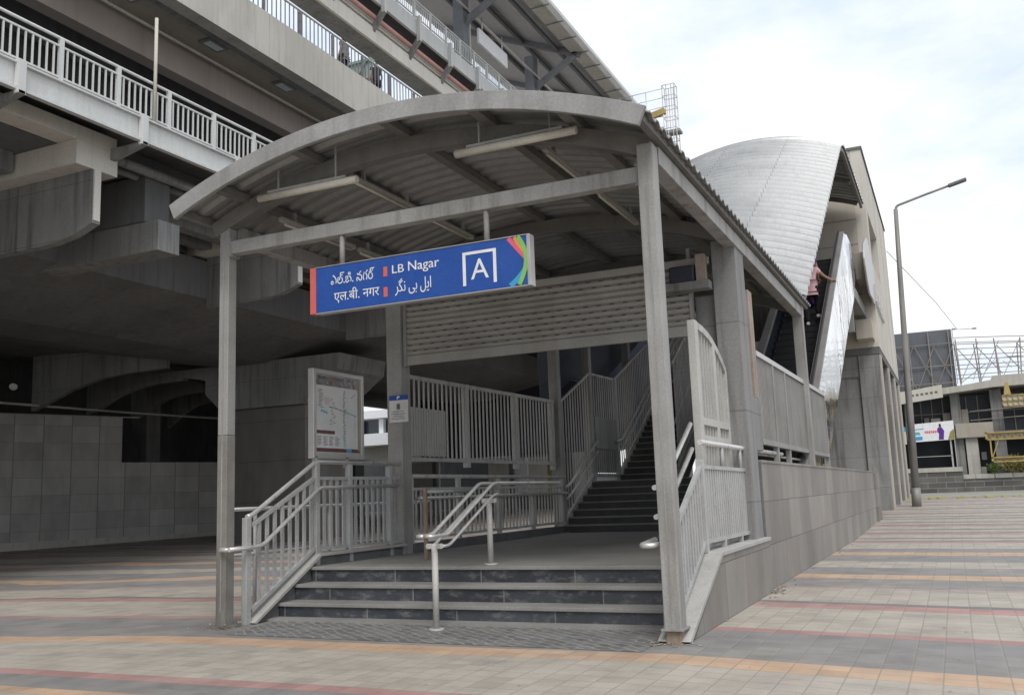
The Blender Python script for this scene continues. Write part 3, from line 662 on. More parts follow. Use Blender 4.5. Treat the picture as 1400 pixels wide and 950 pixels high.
MB().prism([(9.6, .0), (10.95, .725), (13.2, .725), (13.2, .765), (10.93, .765), (9.55, .02)], 'X', -8.24, -8.0).build('coping', 'kerb', ks, .004)
# ground handrail behind it
gr = thing('ramp_handrail', (-9.5, 10.8, 0), 'low tubular handrail behind the left step railing', 'handrail')
MB().tube([(-9.5, 10.6, 1.4), (-9.5, 16.5, 1.4)], .028, 10).build('rail', 'steel', gr); MB().tube([(-9.5, 10.8, .75), (-9.5, 16.5, .75)], .024, 10).build('rail', 'rail', gr)
for yy in (11.35, 13.2, 15.0, 16.4): MB().tube([(-9.5, yy, 0), (-9.5, yy, 1.4)], .03, 10).build('post', 'rail', gr)
# middle handrail
mr = thing('centre_handrail', (-5.4, 9.5, 0), 'freestanding double handrail on round posts in the middle of the steps', 'handrail')
for yy, z0, z1 in ((9.5, 0, .94), (10.92, .6, 1.42)):
    MB().tube([(-5.4, yy, z0), (-5.4, yy, z1)], .036, 14).build('post', 'gate', mr)
    MB().tube([(-5.4, yy, z0), (-5.4, yy, z0 + .025)], .085, 14).build('foot_plate', 'gate', mr)
    MB().box((-5.5, yy - .025, z1 - .05), (-5.3, yy + .025, z1 + .01)).build('saddle', 'gate', mr, .01)
for sx in (-1, 1):
    x = -5.4 + .1*sx
    MB().tube(smooth_path([(-5.4, 9.27, 1.04), (x, 9.27, 1.04), (x, 9.62, 1.04), (x, 10.86, 1.62), (x, 13.1, 1.62), (-5.4, 13.1, 1.62)], .09, 5), .022, 12).build('upper_rail', 'steel', mr)
    MB().tube(smooth_path([(x, 9.5, .92), (x, 9.66, .92), (x, 10.85, 1.47), (x, 11.0, 1.48)], .1), .018, 12).build('lower_rail', 'steel', mr)
ob = thing('rusty_post', (-6.9, 11.9, .6), 'short rusty brown post with a stub rail behind the centre handrail', 'post')
MB().box((-6.925, 11.875, .6), (-6.875, 11.925, 1.6)).build('shaft', 'rust2', ob, .004); MB().tube([(-6.9, 11.9, 1.55), (-6.9, 13.3, 1.55)], .025, 8).build('stub_rail', 'rail', ob)
# level railing behind shutter line, left
l2 = thing('landing_railing', (-8.1, 13.5, .6), 'grey picket railing along the left edge of the landing, behind the shutter', 'railing')
picket(l2, -8.1, 13.5, 20.1, [(13.5, .82), (20.1, .82)], [(13.5, 1.62), (20.1, 1.62)], 'rail2', .165, .032, .024)
MB().tube([(-8.1, 13.45, 1.83), (-8.1, 20.3, 1.83)], .035, 10).build('handrail', 'rail2', l2)
MB().tube([(-8.0, 13.6, 1.47), (-8.0, 20.2, 1.47)], .028, 10).build('handrail', 'steel', l2)
for yy in frange(13.5, 20.1, 1.65): MB().box((-8.13, yy - .05, .6), (-8.07, yy + .05, 1.8)).build('post', 'rail2', l2)
MB().box((-8.2, 13.46, .4), (-8.02, 20.0, .74)).build('kerb', 'concd', l2)
# upper fence left
uf = thing('upper_fence', (-8.2, 13.5, 2.1), 'tall picket fence panel set above the landing railing', 'fence')
picket(uf, -8.22, 13.55, 20.1, [(13.5, 2.12), (20.1, 2.14)], [(13.5, 3.5), (20.1, 3.55)], 'rail2', .165, .03, .024, rw=.07)
for yy in (13.5, 15.75, 17.95, 19.95): MB().box((-8.27, yy - .06, 2.0), (-8.17, yy + .06, 3.55)).build('post', 'rail2', uf)
bp = MB()
for yy in frange(13.62, 14.75, .085): bp.box((-8.14, yy - .034, 2.17), (-8.12, yy + .034, 2.98))
bp.box((-8.17, 13.58, 2.17), (-8.141, 14.8, 2.98)); bp.build('ribbed_board', 'gate', uf)
# stair fences
sf = thing('stair_fence', (-8.15, 20.2, .6), 'tall picket fence climbing the left side of the stairs with two handrails', 'fence')
zt = [(20.25, 3.55), (22.3, 4.42), (24.25, 4.45), (27.9, 6.0), (35.5, 10.4)]; zb2 = [(20.25, .85), (22.3, 1.9), (24.25, 1.9), (35.5, 8.55)]
picket(sf, -8.12, 20.25, 22.3, zb2, zt, 'rail2', .17, .03, .024); picket(sf, -8.12, 22.45, 24.25, zb2, zt, 'rail2', .16, .03, .024); picket(sf, -8.12, 24.3, 33.5, zb2, zt, 'rail2', .17, .03, .024)
MB().box((-8.14, 22.5, 2.55), (-8.08, 24.2, 3.35)).build('mesh_panel', 'grille', sf); MB().box((-8.17, 22.48, 1.95), (-8.15, 24.22, 2.55)).build('mesh_panel', 'grille', sf); MB().box((-8.2, 22.3, 1.6), (-8.15, 24.25, 1.93)).build('toe_board', 'wht', sf)
MB().box((-8.17, 24.2, 1.75), (-8.07, 24.32, 4.5)).build('post', 'rail2', sf)
for dz, r0, x0 in ((.98, .032, -7.98), (.72, .026, -7.98)):
    MB().tube(smooth_path([(x0, 20.1, .62+dz), (x0, 20.35, .7+dz), (x0, 22.35, 1.75+dz)]), r0, 10).build('handrail', 'steel', sf)
    MB().tube(smooth_path([(x0, 23.9, 1.8+dz), (x0, 24.3, 1.85+dz), (x0, 33.0, 7.03+dz)]), r0, 10).build('handrail', 'steel', sf)
sf2 = thing('stair_railing', (-5.4, 20.0, .6), 'tall picket railing on the right side of the stairs, behind the right front post', 'railing')
picket(sf2, -6.48, 24.2, 33, [(24.2, 2.05), (33, 7.3)], [(24.2, 4.75), (33, 10.0)], 'rail2', .15, .035, .024)
MB().prism([(20.0, .6), (22.3, 1.75), (24.2, 1.75), (36, 8.7), (36, .6)], 'X', -5.42, -5.3).build('stair_cheek', 'concd', sf2)
MB().tube([(-6.6, 23.9, 2.95), (-6.6, 24.2, 3.0), (-6.6, 33, 8.3)], .03, 10).build('handrail', 'steel', sf2)

# right side: sloped kerb, railing, gate
rk = thing('side_kerb', (-2.55, 9.4, 0), 'granite-faced kerb wall with pale coping beside the right step railing', 'kerb')
MB().prism([(9.3, -.05), (10.78, .7), (13.83, .7), (13.83, -.05)], 'X', -2.74, -2.452).build('facing', 'granite', rk)
MB().prism([(9.2, .0), (10.76, .705), (13.83, .705), (13.83, .75), (10.73, .75), (9.12, .02)], 'X', -2.75, -2.43).build('coping', 'kerb', rk, .004)
rr = thing('side_railing', (-2.62, 9.5, 0), 'pale grey picket railing on the right of the steps, sloped then level', 'railing')
bot = [(9.5, .22), (10.72, .86), (13.75, .84)]; top = [(9.5, 1.05), (10.72, 1.7), (13.75, 1.68)]
picket(rr, -2.62, 9.45, 13.7, bot, top, 'rail', .115, .055, .03)
for yy, z0, z1 in ((9.44, .1, 1.1), (10.74, .74, 1.78), (13.7, .74, 1.72)): MB().box((-2.66, yy - .045, z0), (-2.58, yy + .045, z1)).build('post', 'rail', rr, .005)
for yy in (11.7, 12.7): MB().box((-2.65, yy - .03, .74), (-2.59, yy + .03, .86)).build('foot', 'rail', rr)
MB().tube(smooth_path([(-2.62, 10.8, 1.98), (-2.62, 16.5, 1.98)]), .032, 12).build('handrail', 'steel', rr)
for yy in (11.9, 13.0, 13.9): MB().tube([(-2.62, yy, 1.68), (-2.62, yy, 1.98)], .025, 8).build('stanchion', 'rail', rr)
MB().tube(smooth_path([(-2.66, 9.3, .93), (-2.74, 9.12, .92), (-2.86, 9.12, .92), (-2.86, 9.6, .95)], .06), .03, 12).build('end_loop', 'steel', rr)
for dz in (.0, .3):
    MB().tube(smooth_path([(-2.84, 9.62, 1.18+dz), (-2.84, 9.95, 1.2+dz), (-2.84, 11.3, 1.93+dz)]), .028, 10).build('handrail', 'steel', rr)
MB().tube([(-2.74, 9.9, 1.17), (-2.84, 9.9, 1.17)], .02, 8).build('bracket', 'steel', rr)
gt = thing('folding_gate', (-2.78, 11.5, .65), 'cream steel gate leaf with a curved top, folded open beside the concrete column', 'gate')
GX = -2.78
def ztop(y): return 3.47 - .42*max(0, (y - 11.6)/1.5)**2.2
g1 = [11.5, 11.65, 11.9, 12.2, 12.45, 12.7, 12.95, 13.1]
MB().box((GX - .05, 11.4, .62), (GX + .05, 11.55, 3.52)).build('stile', 'gate', gt, .008)
MB().box((GX - .04, 12.36, .66), (GX + .04, 12.47, ztop(12.42))).build('stile', 'gate', gt, .006); MB().box((GX - .04, 13.06, .66), (GX + .04, 13.14, ztop(13.1))).build('stile', 'gate', gt, .006)
q = MB()
for a, b in zip(g1[:-1], g1[1:]): q.bar((GX, a, ztop(a)), (GX, b + .01, ztop(b)), .07, .09)
q.build('curved_top_rail', 'gate', gt)
for z0, z1 in ((2.23, 2.32), (2.02, 2.1), (.68, .78)): MB().box((GX - .036, 11.55, z0), (GX + .036, 13.1, z1)).build('cross_rail', 'gate', gt, .006)
q = MB()
for yy in frange(11.6, 13.06, .15)[1:-1]:
    if abs(yy - 12.42) > .08: q.bar((GX, yy, .78), (GX, yy, ztop(yy)), .024, .026)
q.build('bars', 'gate', gt)

# ------------------------------------------------------------------ clad wall and grille fence
cw = thing('clad_wall', (-2.7, 13.85, 0), 'long granite-clad boundary wall running from the railing to the landing building', 'wall')
MB().box((-2.72, 13.84, -.2), (-2.5, 34.4, 1.79)).build('wall_body', 'granite', cw)
MB().box((-2.73, 13.83, 1.792), (-2.485, 34.42, 1.83)).build('coping', 'granite', cw)
MB().box((-2.74, 13.8, .752), (-2.49, 13.837, 1.8)).build('end_slab', 'concd', cw)
gf = thing('grille_fence', (-2.6, 14.6, 1.83), 'grey ribbed grille fence in three panels standing on the clad wall', 'fence')
for a, b in ((14.55, 17.1), (17.18, 19.5), (19.58, 22.85)):
    q = MB()
    for yy in frange(a, b, .11): q.box((-2.62, yy - .02, 2.16), (-2.575, yy + .02, 3.42))
    q.box((-2.632, a, 2.16), (-2.622, b, 3.42))
    q.build('grille_panel', 'grille', gf)
MB().bar((-2.6, 14.5, 3.46), (-2.6, 22.9, 3.5), .09, .08).build('top_rail', 'alum', gf); MB().bar((-2.6, 14.5, 2.12), (-2.6, 22.9, 2.1), .09, .08).build('bottom_rail', 'grille', gf)
for yy in (15.9, 17.14, 19.54, 22.85): MB().box((-2.64, yy - .05, 1.83), (-2.56, yy + .05, 3.45)).build('post', 'grille', gf)
MB().tube([(-2.75, 14.6, 1.95), (-2.75, 22.7, 1.95)], .025, 8).build('lower_pipe', 'alum', gf)

# ------------------------------------------------------------------ map board, notice
mbd = thing('map_board', (-8.1, 11.5, 2.04), 'framed route map board mounted on the left step railing', 'board')
X0, Y0, Y1, Z0, Z1 = -8.22, 10.93, 12.2, 2.07, 3.35
q = MB(); 
for a, b in (((X0, Y0, Z0), (-8.12, Y0 + .07, Z1)), ((X0, Y1 - .07, Z0), (-8.12, Y1, Z1)), ((X0, Y0 + .07, Z0), (-8.12, Y1 - .07, Z0 + .09)), ((X0, Y0 + .07, Z1 - .07), (-8.12, Y1 - .07, Z1))): q.box(a, b)
q.build('frame', 'alum', mbd, .008)
pst = MB().box((-8.2, Y0 + .06, Z0 + .08), (-8.15, Y1 - .06, Z1 - .06)).build('poster', 'poster', mbd)
def PB(u0, u1, v0, v1, nm, mt, lift=.002, lab=None):
    a, b = Y0 + .08, Y1 - .08; c, d = Z0 + .1, Z1 - .08
    o = MB().box((-8.15, a + u0*(b-a), d - v1*(d-c)), (-8.15 + lift, a + u1*(b-a), d - v0*(d-c))).build(nm, mt, pst); return o
PB(0.0, .95, 0, .13, 'photo_strip', 'collage'); PB(.95, 1, 0, .97, 'edge_strip', 'rust', .003)
PB(0, 1, .95, 1, 'footer_strip', 'maroon'); PB(.68, .8, .953, .997, 'footer_mark', 'cyan', .004); PB(.03, .42, .72, .765, 'title_bar', 'maroon')
PB(.2, .3, .28, .38, 'pink_zone', 'pale_pink', .001)
random.seed(11)
def BQ(mb, u, v, du, dv):
    a, b = Y0 + .08, Y1 - .08; c, d = Z0 + .1, Z1 - .08
    mb.box((-8.15, a + u*(b-a), d - (v+dv)*(d-c)), (-8.147, a + (u+du)*(b-a), d - v*(d-c)))
q = MB(); t = MB()
for i in range(26): BQ(q, .3 + .014*i + random.uniform(-.01, .01), .4 + .001*i**1.2 + random.uniform(-.005, .005), .02, .008)
q.build('route_line', 'ink', pst); q = MB()
for i in range(38): BQ(q, .62 + random.uniform(-.012, .012), .17 + i*.018, random.uniform(.02, .05), .007)
q.build('station_list', 'ink', pst); q = MB()
for i in range(16): BQ(q, .36 + random.uniform(-.05, .05), .3 + i*.022, random.uniform(.02, .06), .006)
q.build('station_list', 'ink', pst); q = MB()
for i in range(14): BQ(q, .05 + random.uniform(0, .04), .18 + i*.018, random.uniform(.03, .1), .006)
q.build('station_list', 'ink', pst); q = MB()
for k in range(4):
    for i in range(7): BQ(q, .04 + k*.13, .8 + i*.018, random.uniform(.05, .11), .006)
q.build('legend', 'ink', pst); q = MB()
for i in range(5): BQ(q, .8 + .02*i, .2 - .0 + (4-i)*.012, .018, .008)
for i in range(12): BQ(t, .66 + .022*i, .45 + .004*i, .024, .012)
for i in range(3): BQ(t, .12 + .05*i, .45 + .01*i, .04, .03)
for i in range(10): BQ(t, .88, .5 + .03*i, .012, .012)
for i in range(4): BQ(t, .62, .84 + .025*i, .05, .01)
q.build('compass_mark', 'ink', pst); t.build('river_and_line_markings', 'teal', pst)
for yy in (11.0, 11.75): MB().box((-8.18, yy - .03, 1.95), (-8.12, yy + .03, 2.1)).build('bracket', 'rail', mbd)
nb = thing('notice_plate', (-8.06, 13.14, 2.9), 'small white notice with blue header fixed on the dark canopy pillar', 'notice')
nsh = MB().box((-8.25, 13.13, 2.69), (-7.9, 13.145, 3.05)).build('sheet', 'poster', nb); MB().box((-8.25, 13.128, 3.052), (-7.9, 13.145, 3.13)).build('header', 'cyan' if 0 else 'blue', nb)
q = MB()
q.box((-8.105, 13.122, 2.9), (-8.045, 13.129, 2.99))
for i, wd in enumerate((.22, .27, .2, .25)): q.box((-8.08 - wd/2, 13.124, 2.86 - i*.038), (-8.08 + wd/2, 13.129, 2.868 - i*.038))
q.build('printed_lines', 'ink', nsh)
q = MB(); q.box((-8.1, 13.122, 3.065), (-8.085, 13.127, 3.115)); q.box((-8.083, 13.122, 3.085), (-8.05, 13.127, 3.115)); q.build('header_mark', 'wht', nb)

# ------------------------------------------------------------------ escalator
es = thing('escalator', (-3.5, 18, .6), 'escalator climbing right of the stairs with stainless outer cladding and dark balustrades', 'escalator')
SL = .5875
def ez(y): return 4.24 + SL*(y - 23.44)       # outer balustrade top edge
# outer stainless cladding
MB().prism([(18.6, .55), (18.6, ez(18.6) - .03), (32.4, ez(32.4) - .03), (33.2, 9.85), (34.2, 10.05), (35.4, 10.05), (36.2, 9.7), (36.3, 8.9), (34.8, 7.8), (31.3, 6.2), (23.9, 2.35), (20.8, .55)], 'X', -2.72, -2.62).build('outer_cladding', 'skirt', es, .01)
def incline(x0, x1, d0, d1, ya, yb, yflat=None):
    return MB().prism([(ya, ez(ya)+d0), (yb, ez(yb)+d0), (yb, ez(yb)+d1), (ya, ez(ya)+d1)], 'X', x0, x1)
incline(-2.84, -2.6, -.02, .05, 18.6, 32.9).build('balustrade_deck', 'lamp', es, .01)
incline(-2.81, -2.73, .055, .11, 18.6, 32.9).build('handrail', 'black', es, .02)
incline(-2.86, -2.83, -1.1, -.025, 18.6, 32.9).build('inner_panel', 'navy', es)
stp = MB()
for i in range(36):
    yb = 19.3 + i*.4; zb3 = .6 + max(0, i)*.4*SL
    if yb > 34.2: break
    stp.box((-4.2, yb, zb3 - .3), (-2.87, yb + .41, zb3 + .4*SL - .02))
stp.build('steps', 'black', es)
nos = MB()
for i in range(36):
    yb = 19.3 + i*.4; zb3 = .6 + i*.4*SL
    if yb > 34.2: break
    nos.box((-4.2, yb - .012, zb3 + .4*SL - .02), (-2.87, yb + .03, zb3 + .4*SL - .002))
nos.build('step_edges', 'navy', es)
incline(-4.34, -4.26, -1.25, -.4, 18.6, 33.5).build('inner_balustrade', 'glassd', es)
incline(-4.42, -4.2, -.35, -.23, 18.6, 33.5).build('handrail', 'lamp', es, .02)
incline(-4.36, -4.24, -.398, -.355, 18.6, 33.5).build('balustrade_trim', 'alum', es)
incline(-4.36, -4.22, -1.34, -1.26, 18.6, 33.5).build('skirt_trim', 'alum', es); incline(-4.3, -4.215, -2.6, -1.345, 19.5, 34).build('inner_skirt', 'black', es)
incline(-4.4, -2.75, -2.3, -2.0, 22.5, 34).build('truss_soffit', 'concd', es)

# ------------------------------------------------------------------ escalator canopy
ec = thing('escalator_canopy', (XC, 20, 5), 'bright corrugated vaulted roof rising over the stairs and escalator', 'canopy')
def trap2(s, per):
    f = (s/per) % 1.0
    return -1 if f < .6 else (1 if .68 <= f < .9 else 0)
ps = []; A = R(30.4); ca, sa = math.cos(A), math.sin(A)
y0, z0 = 20.0, 5.36; yB, zB = 33.5, 13.28
# path points with a rounded bend
pts = []
Lr = (yB - y0)/ca; RB = 5.0; tl_ = RB*math.tan(A/2)
s = 0.0; step = .05
tot1 = Lr - tl_; arcL = RB*A; tot2 = 42.0 - yB - tl_
def at(s):
    if s < tot1: return y0 + s*ca, z0 + s*sa, A
    if s < tot1 + arcL:
        a = A*(1 - (s - tot1)/arcL); cy, cz = (y0 + tot1*ca) + RB*sa, (z0 + tot1*sa) - RB*ca
        return cy - RB*math.sin(a), cz + RB*math.cos(a), a
    u = s - tot1 - arcL; return yB + tl_ + u, zB, 0.0
tot = tot1 + arcL + tot2
for s in frange(0, tot, .04):
    y, z, a = at(s); ps.append((y, z, -math.sin(a), math.cos(a), trap2(s, .48)))
vault(ps, 'sheet2', 'roof_sheet', ec, .05, 64)
for x_t in (-.985, .985, -.5, 0, .5):
    x, dz = arc(x_t, -.17); q = MB()
    ss = frange(0, tot, .8)
    for sa_, sb_ in zip(ss[:-1], ss[1:]):
        (ya, za_, aa), (yb, zb4, ab) = at(sa_), at(sb_)
        q.bar((x, ya - math.sin(aa)*dz, za_ + math.cos(aa)*dz), (x, yb - math.sin(ab)*dz, zb4 + math.cos(ab)*dz), .1, .14)
    q.build('purlin', 'purlin', ec)
for sv in (2.3, 6.0, 9.7, 13.2, 16.5, 20, 23.2):
    y, z, a = at(sv); q = []; n = 20
    for i in range(n + 1):
        x, dz = arc((2*i/n - 1)*.97, -.28); q.append((x, y - math.sin(a)*dz, z + math.cos(a)*dz))
    mb = MB()
    for p, r2 in zip(q[:-1], q[1:]): mb.bar(p, r2, .14, .18)
    mb.build('rib', 'purlin', ec)
MB().prism([(20.2, 5.4), (33.5, 13.2), (42, 13.2), (42, 8.2), (36.5, 8.2), (32, 8.2), (27.9, 5.85), (24.2, 4.3), (22.3, 4.3), (20.3, 3.5)], 'X', -8.62, -8.58).build('shade_side_sheet', 'navy', ec)  # added dark sheet, hides bright sky and stands in for shade there
for x in (-8.3,):
    for yv in (26.0, 30.0, 34.0):
        zz = z0 + (min(yv, 33.5) - y0)*math.tan(A)
        MB().box((x - .1, yv - .1, 0), (x + .1, yv + .1, zz)).build('post', 'conc', ec)

# ------------------------------------------------------------------ landing building
lb = thing('landing_building', (-5, 40, 0), 'beige landing building on concrete columns at the top of the escalator', 'building')
XB0, XB1, YB0, YB1, ZB0, ZB1 = -2.8, -2.36, 42.3, 57.6, 7.1, 15.8
oy0, oy1, oz0, oz1 = 43.2, 48.5, 10.9, 13.2
for a, b in (((XB0, YB0, ZB0), (XB1, oy0, ZB1)), ((XB0, oy1, ZB0), (XB1, YB1, ZB1)), ((XB0, oy0, ZB0), (XB1, oy1, oz0)), ((XB0, oy0, oz1), (XB1, oy1, ZB1))):
    MB().box(a, b).build('side_wall', 'cream', lb)
MB().box((XB0 - .001, YB0 + .3, oz0 - .3), (XB0 - .1, oy1 + 1, oz1 + .3)).build('opening_reveal', 'conc', lb)
MB().box((-9.0, YB0 - .06, ZB1 + .002), (XB1 + .06, YB1 + .05, ZB1 + .12)).build('parapet_coping', 'concd', lb)
MB().box((-9.0, YB0, ZB0), (XB0 - .003, YB0 + .35, ZB1)).build('front_wall', 'beige', lb)
for z in (9.4, 10.5, 11.6, 12.7): MB().box((-9.0, YB0 - .012, z), (XB0 - .003, YB0 - .001, z + .035)).build('wall_joint', 'conc', lb)
MB().box((-9.0, YB0 + .4, ZB0), (-8.7, YB1, ZB1)).build('far_wall', 'beige', lb); MB().box((-8.69, YB1 - .3, ZB0), (XB0 - .003, YB1, ZB1)).build('back_wall', 'beige', lb)
MB().box((-8.7, 36.4, 8.35), (-2.75, YB0 - .003, 8.8)).build('landing_floor', 'conc', lb)
MB().box((-8.7, 36.1, 6.9), (-2.8, 36.39, 8.79)).build('landing_beam', 'conc', lb)
MB().box((-3.15, 41.3, 7.35), (-2.5, 42.29, 8.15)).build('corbel', 'beige', lb, .01)
MB().box((-8.9, YB0 + .02, 6.8), (XB1 - .02, YB1 - .1, 7.095)).build('floor_slab', 'concd', lb)
for k, yy in enumerate((42.34, 47.6, 52.6, 56.7)):
    lbc = MB().box((-3.25, yy, -.2), (XB1 - .04, yy + .8, 6.79)).build('column', 'conc', lb, .02)
    MB().box((XB1 - .039, yy + .02, -.2), (XB1 + .01, yy + .78, 6.77)).build('facing', 'beige', lbc)
    MB().box((-8.6, yy + .08, 5.9), (-3.26, yy + .72, 6.79)).build('cross_beam', 'conc', lb)
    MB().prism([(yy + .82, 6.79), (yy + 1.9, 6.79), (yy + .82, 5.6)], 'X', -3.2, XB1 - .06).build('haunch', 'conc', lbc)
MB().box((-8.9, 42.5, -.2), (-3.26, 42.8, 6.78)).build('recessed_wall', 'conc', lb)
MB().box((-2.9, 34.45, -.2), (-2.44, 36.0, 1.75)).build('plinth', 'granite', lb)
for yy in frange(45.2, 56, 3.6): MB().box((XB1 - .01, yy, 7.2 if yy > 49 else 13.3), (XB1 + .006, yy + .035, 15.7)).build('wall_joint', 'conc', lb)
eb = thing('edge_sign', (-2.5, 41, 9), 'weathered metal emblem and letters on a boxed bracket by the landing building corner', 'sign')
MB().box((-2.9, 40.6, 9.7), (-2.42, 42.28, 10.85)).build('bracket_box', 'beige', eb, .02)
q = MB(); n = 26; prof = []
for i in range(n + 1):
    a = math.pi*2*i/n
    prof.append((40.6 + 2.6*math.cos(a), 10.0 + 1.25*math.sin(a)*(1 + .1*math.sin(5*a))))
q.prism(prof, 'X', -2.41, -2.33); q.build('emblem', 'alum', eb, .03)
random.seed(5)
for i in range(8):
    yy = 41.9 + i*.62; zz = 8.95 - .03*i; h = random.uniform(.55, .85); q = MB()
    q.prism([(yy, zz), (yy + .14, zz), (yy + .14, zz + h*.5), (yy + .36, zz + h*.5), (yy + .36, zz), (yy + .5, zz), (yy + .5, zz + h*.7), (yy + .3, zz + h), (yy, zz + h*.9)] if i % 2 else [(yy, zz), (yy + .5, zz + .05), (yy + .5, zz + .2), (yy + .16, zz + .2), (yy + .16, zz + h), (yy, zz + h)], 'X', -2.4, -2.26)
    q.build('letter', 'alum', eb)

# ------------------------------------------------------------------ people
def person(loc, heading, sc_, label, joints, cloth, hairmat='hair', long_hair=False, extra=None):
    """joints: dict in metres (x right, y forward, z up) for a 1.7 m person"""
    root = thing('person', loc, label, 'person')
    rot = Matrix.Rotation(heading, 3, 'Z')
    def W(p): return Vector(loc) + (rot @ Vector(p))*sc_
    def skin(name, chain, rad, mat, parent, rootv=0, sub=2):
        names = []; vs = []; es = []
        for ch in chain:
            for i, k in enumerate(ch):
                if k not in names: names.append(k); vs.append(joints[k])
                if i: es.append((names.index(ch[i-1]), names.index(k)))
        me = bpy.data.meshes.new(name); po = ORG[parent.as_pointer()]
        me.from_pydata([tuple(W(v) - po) for v in vs], es, []); me.materials.append(M[mat])
        o = bpy.data.objects.new(name, me); COL.objects.link(o); o.parent = parent; ORG[o.as_pointer()] = po.copy()
        sk = o.modifiers.new('skin', 'SKIN'); sk.use_smooth_shade = True
        for i, k in enumerate(names):
            r = rad[k]*sc_ if not isinstance(rad[k], tuple) else None
            me.skin_vertices[0].data[i].radius = (r, r) if r else (rad[k][0]*sc_, rad[k][1]*sc_)
            me.skin_vertices[0].data[i].use_root = (i == rootv)
        o.modifiers.new('sub', 'SUBSURF').levels = sub; o.modifiers['sub'].render_levels = sub
        return o
    body_r = dict(pel=.12, spine=.115, chest=.13, neck=.05, head=.085, crown=.075, chin=.06, shl=.055, shr=.055, ell=.04, elr=.04, wrl=.03, wrr=.03, hal=.03, har=.03,
                  hil=.085, hir=.085, knl=.055, knr=.055, anl=.04, anr=.04, tol=.035, tor=.035)
    b = skin('body', [('pel', 'spine', 'chest', 'neck', 'head', 'crown'), ('chest', 'shl', 'ell', 'wrl', 'hal'), ('chest', 'shr', 'elr', 'wrr', 'har'),
                      ('pel', 'hil', 'knl', 'anl', 'tol'), ('pel', 'hir', 'knr', 'anr', 'tor')], body_r, 'skin', root)
    top_r = dict(pel=cloth.get('hem', .16), spine=.15, chest=.165, neck=.07, shl=.085, shr=.085, ell=.055, elr=.055, sll=.07, slr=.07, hem=cloth.get('hem', .16)+.01)
    for s2 in 'lr':
        joints['sl' + s2] = tuple(Vector(joints['sh' + s2])*.45 + Vector(joints['el' + s2])*.55)
    joints['hem'] = tuple(Vector(joints['pel']) + Vector((0, 0, -cloth.get('drop', .08))))
    c1 = Vector(joints['chest']); joints['col'] = tuple(c1 + (Vector(joints['neck']) - c1)*.6); top_r['col'] = .075
    skin('shirt', [('pel', 'spine', 'chest', 'col'), ('pel', 'hem'), ('chest', 'shl', 'sll'), ('chest', 'shr', 'slr')], top_r, cloth['top'], root)
    leg_r = dict(pel=.135, hil=.105, hir=.105, knl=cloth.get('kn', .08), knr=cloth.get('kn', .08), anl=cloth.get('an', .065), anr=cloth.get('an', .065))
    skin('trousers', [('pel', 'hil', 'knl', 'anl'), ('pel', 'hir', 'knr', 'anr')], leg_r, cloth['legs'], root)
    hj = dict(h0=tuple(Vector(joints['head']) + Vector((0, -.025, .03))), h1=tuple(Vector(joints['crown']) + Vector((0, -.015, .012))), h2=tuple(Vector(joints['neck']) + Vector((0, -.06, -.02 if not long_hair else -.25))))
    joints.update(hj)
    skin('hair', [('h1', 'h0', 'h2')], dict(h0=.088, h1=.07, h2=.05 if not long_hair else .045), hairmat, root)
    for s2 in 'lr':
        a, t = W(joints['an' + s2]), W(joints['to' + s2])
        f = MB(); d = (t - a); d.z = 0; d.normalize()
        f.tube([a - d*.06*sc_ + Vector((0, 0, -.03*sc_)), a + d*.05*sc_ + Vector((0, 0, -.03*sc_)), t + Vector((0, 0, -.01*sc_)), t + d*.05*sc_ + Vector((0, 0, -.015*sc_))], [.04*sc_, .05*sc_, .045*sc_, .025*sc_], 10)
        f.build('shoe', cloth.get('shoe', 'black'), root)
    # face
    hd = Vector(joints['head']); 
    f = MB(); f.tube([W(hd + Vector((0, .075, .01))), W(hd + Vector((0, .105, -.015))), W(hd + Vector((0, .085, -.03)))], [.01*sc_, .016*sc_, .01*sc_], 8); f.build('nose', 'skin', root)
    for sx in (-1, 1):
        f = MB(); f.tube([W(hd + Vector((sx*.086, 0, .02))), W(hd + Vector((sx*.092, 0, -.03)))], .015*sc_, 8); f.build('ear', 'skin', root)
        f = MB(); f.tube([W(hd + Vector((sx*.03, .08, .02))), W(hd + Vector((sx*.03, .088, .02)))], .011*sc_, 8); f.build('eye', 'ink', root)
    f = MB(); f.tube([W(hd + Vector((-.025, .078, -.05))), W(hd + Vector((.025, .078, -.05)))], .007*sc_, 6); f.build('mouth', 'maroonfab', root)
    for s2 in 'lr':     # hands: palm ends at ha, five curled fingers
        wv, hv = Vector(joints['wr' + s2]), Vector(joints['ha' + s2]); d = (hv - wv).normalized()
        sdv = d.cross(Vector((0, 0, 1)));
        if sdv.length < .1: sdv = Vector((0, 1, 0))
        sdv.normalize(); dn = d.cross(sdv); f = MB()
        if dn.z > 0: dn = -dn
        for k, (o_, ln) in enumerate(((-.03, .06), (-.01, .075), (.01, .08), (.03, .07))):
            p0 = hv + sdv*o_; f.tube([W(p0), W(p0 + d*ln*.5 + dn*.008), W(p0 + d*ln*.85 + dn*.03)], [.010*sc_, .009*sc_, .007*sc_], 6)
        p0 = (wv + hv)/2 + sdv*.03; f.tube([W(p0), W(p0 + sdv*.03 + d*.03 + dn*.01), W(p0 + sdv*.035 + d*.06 + dn*.02)], [.012*sc_, .01*sc_, .008*sc_], 6)
        f.build('fingers', 'skin', root)
    return root
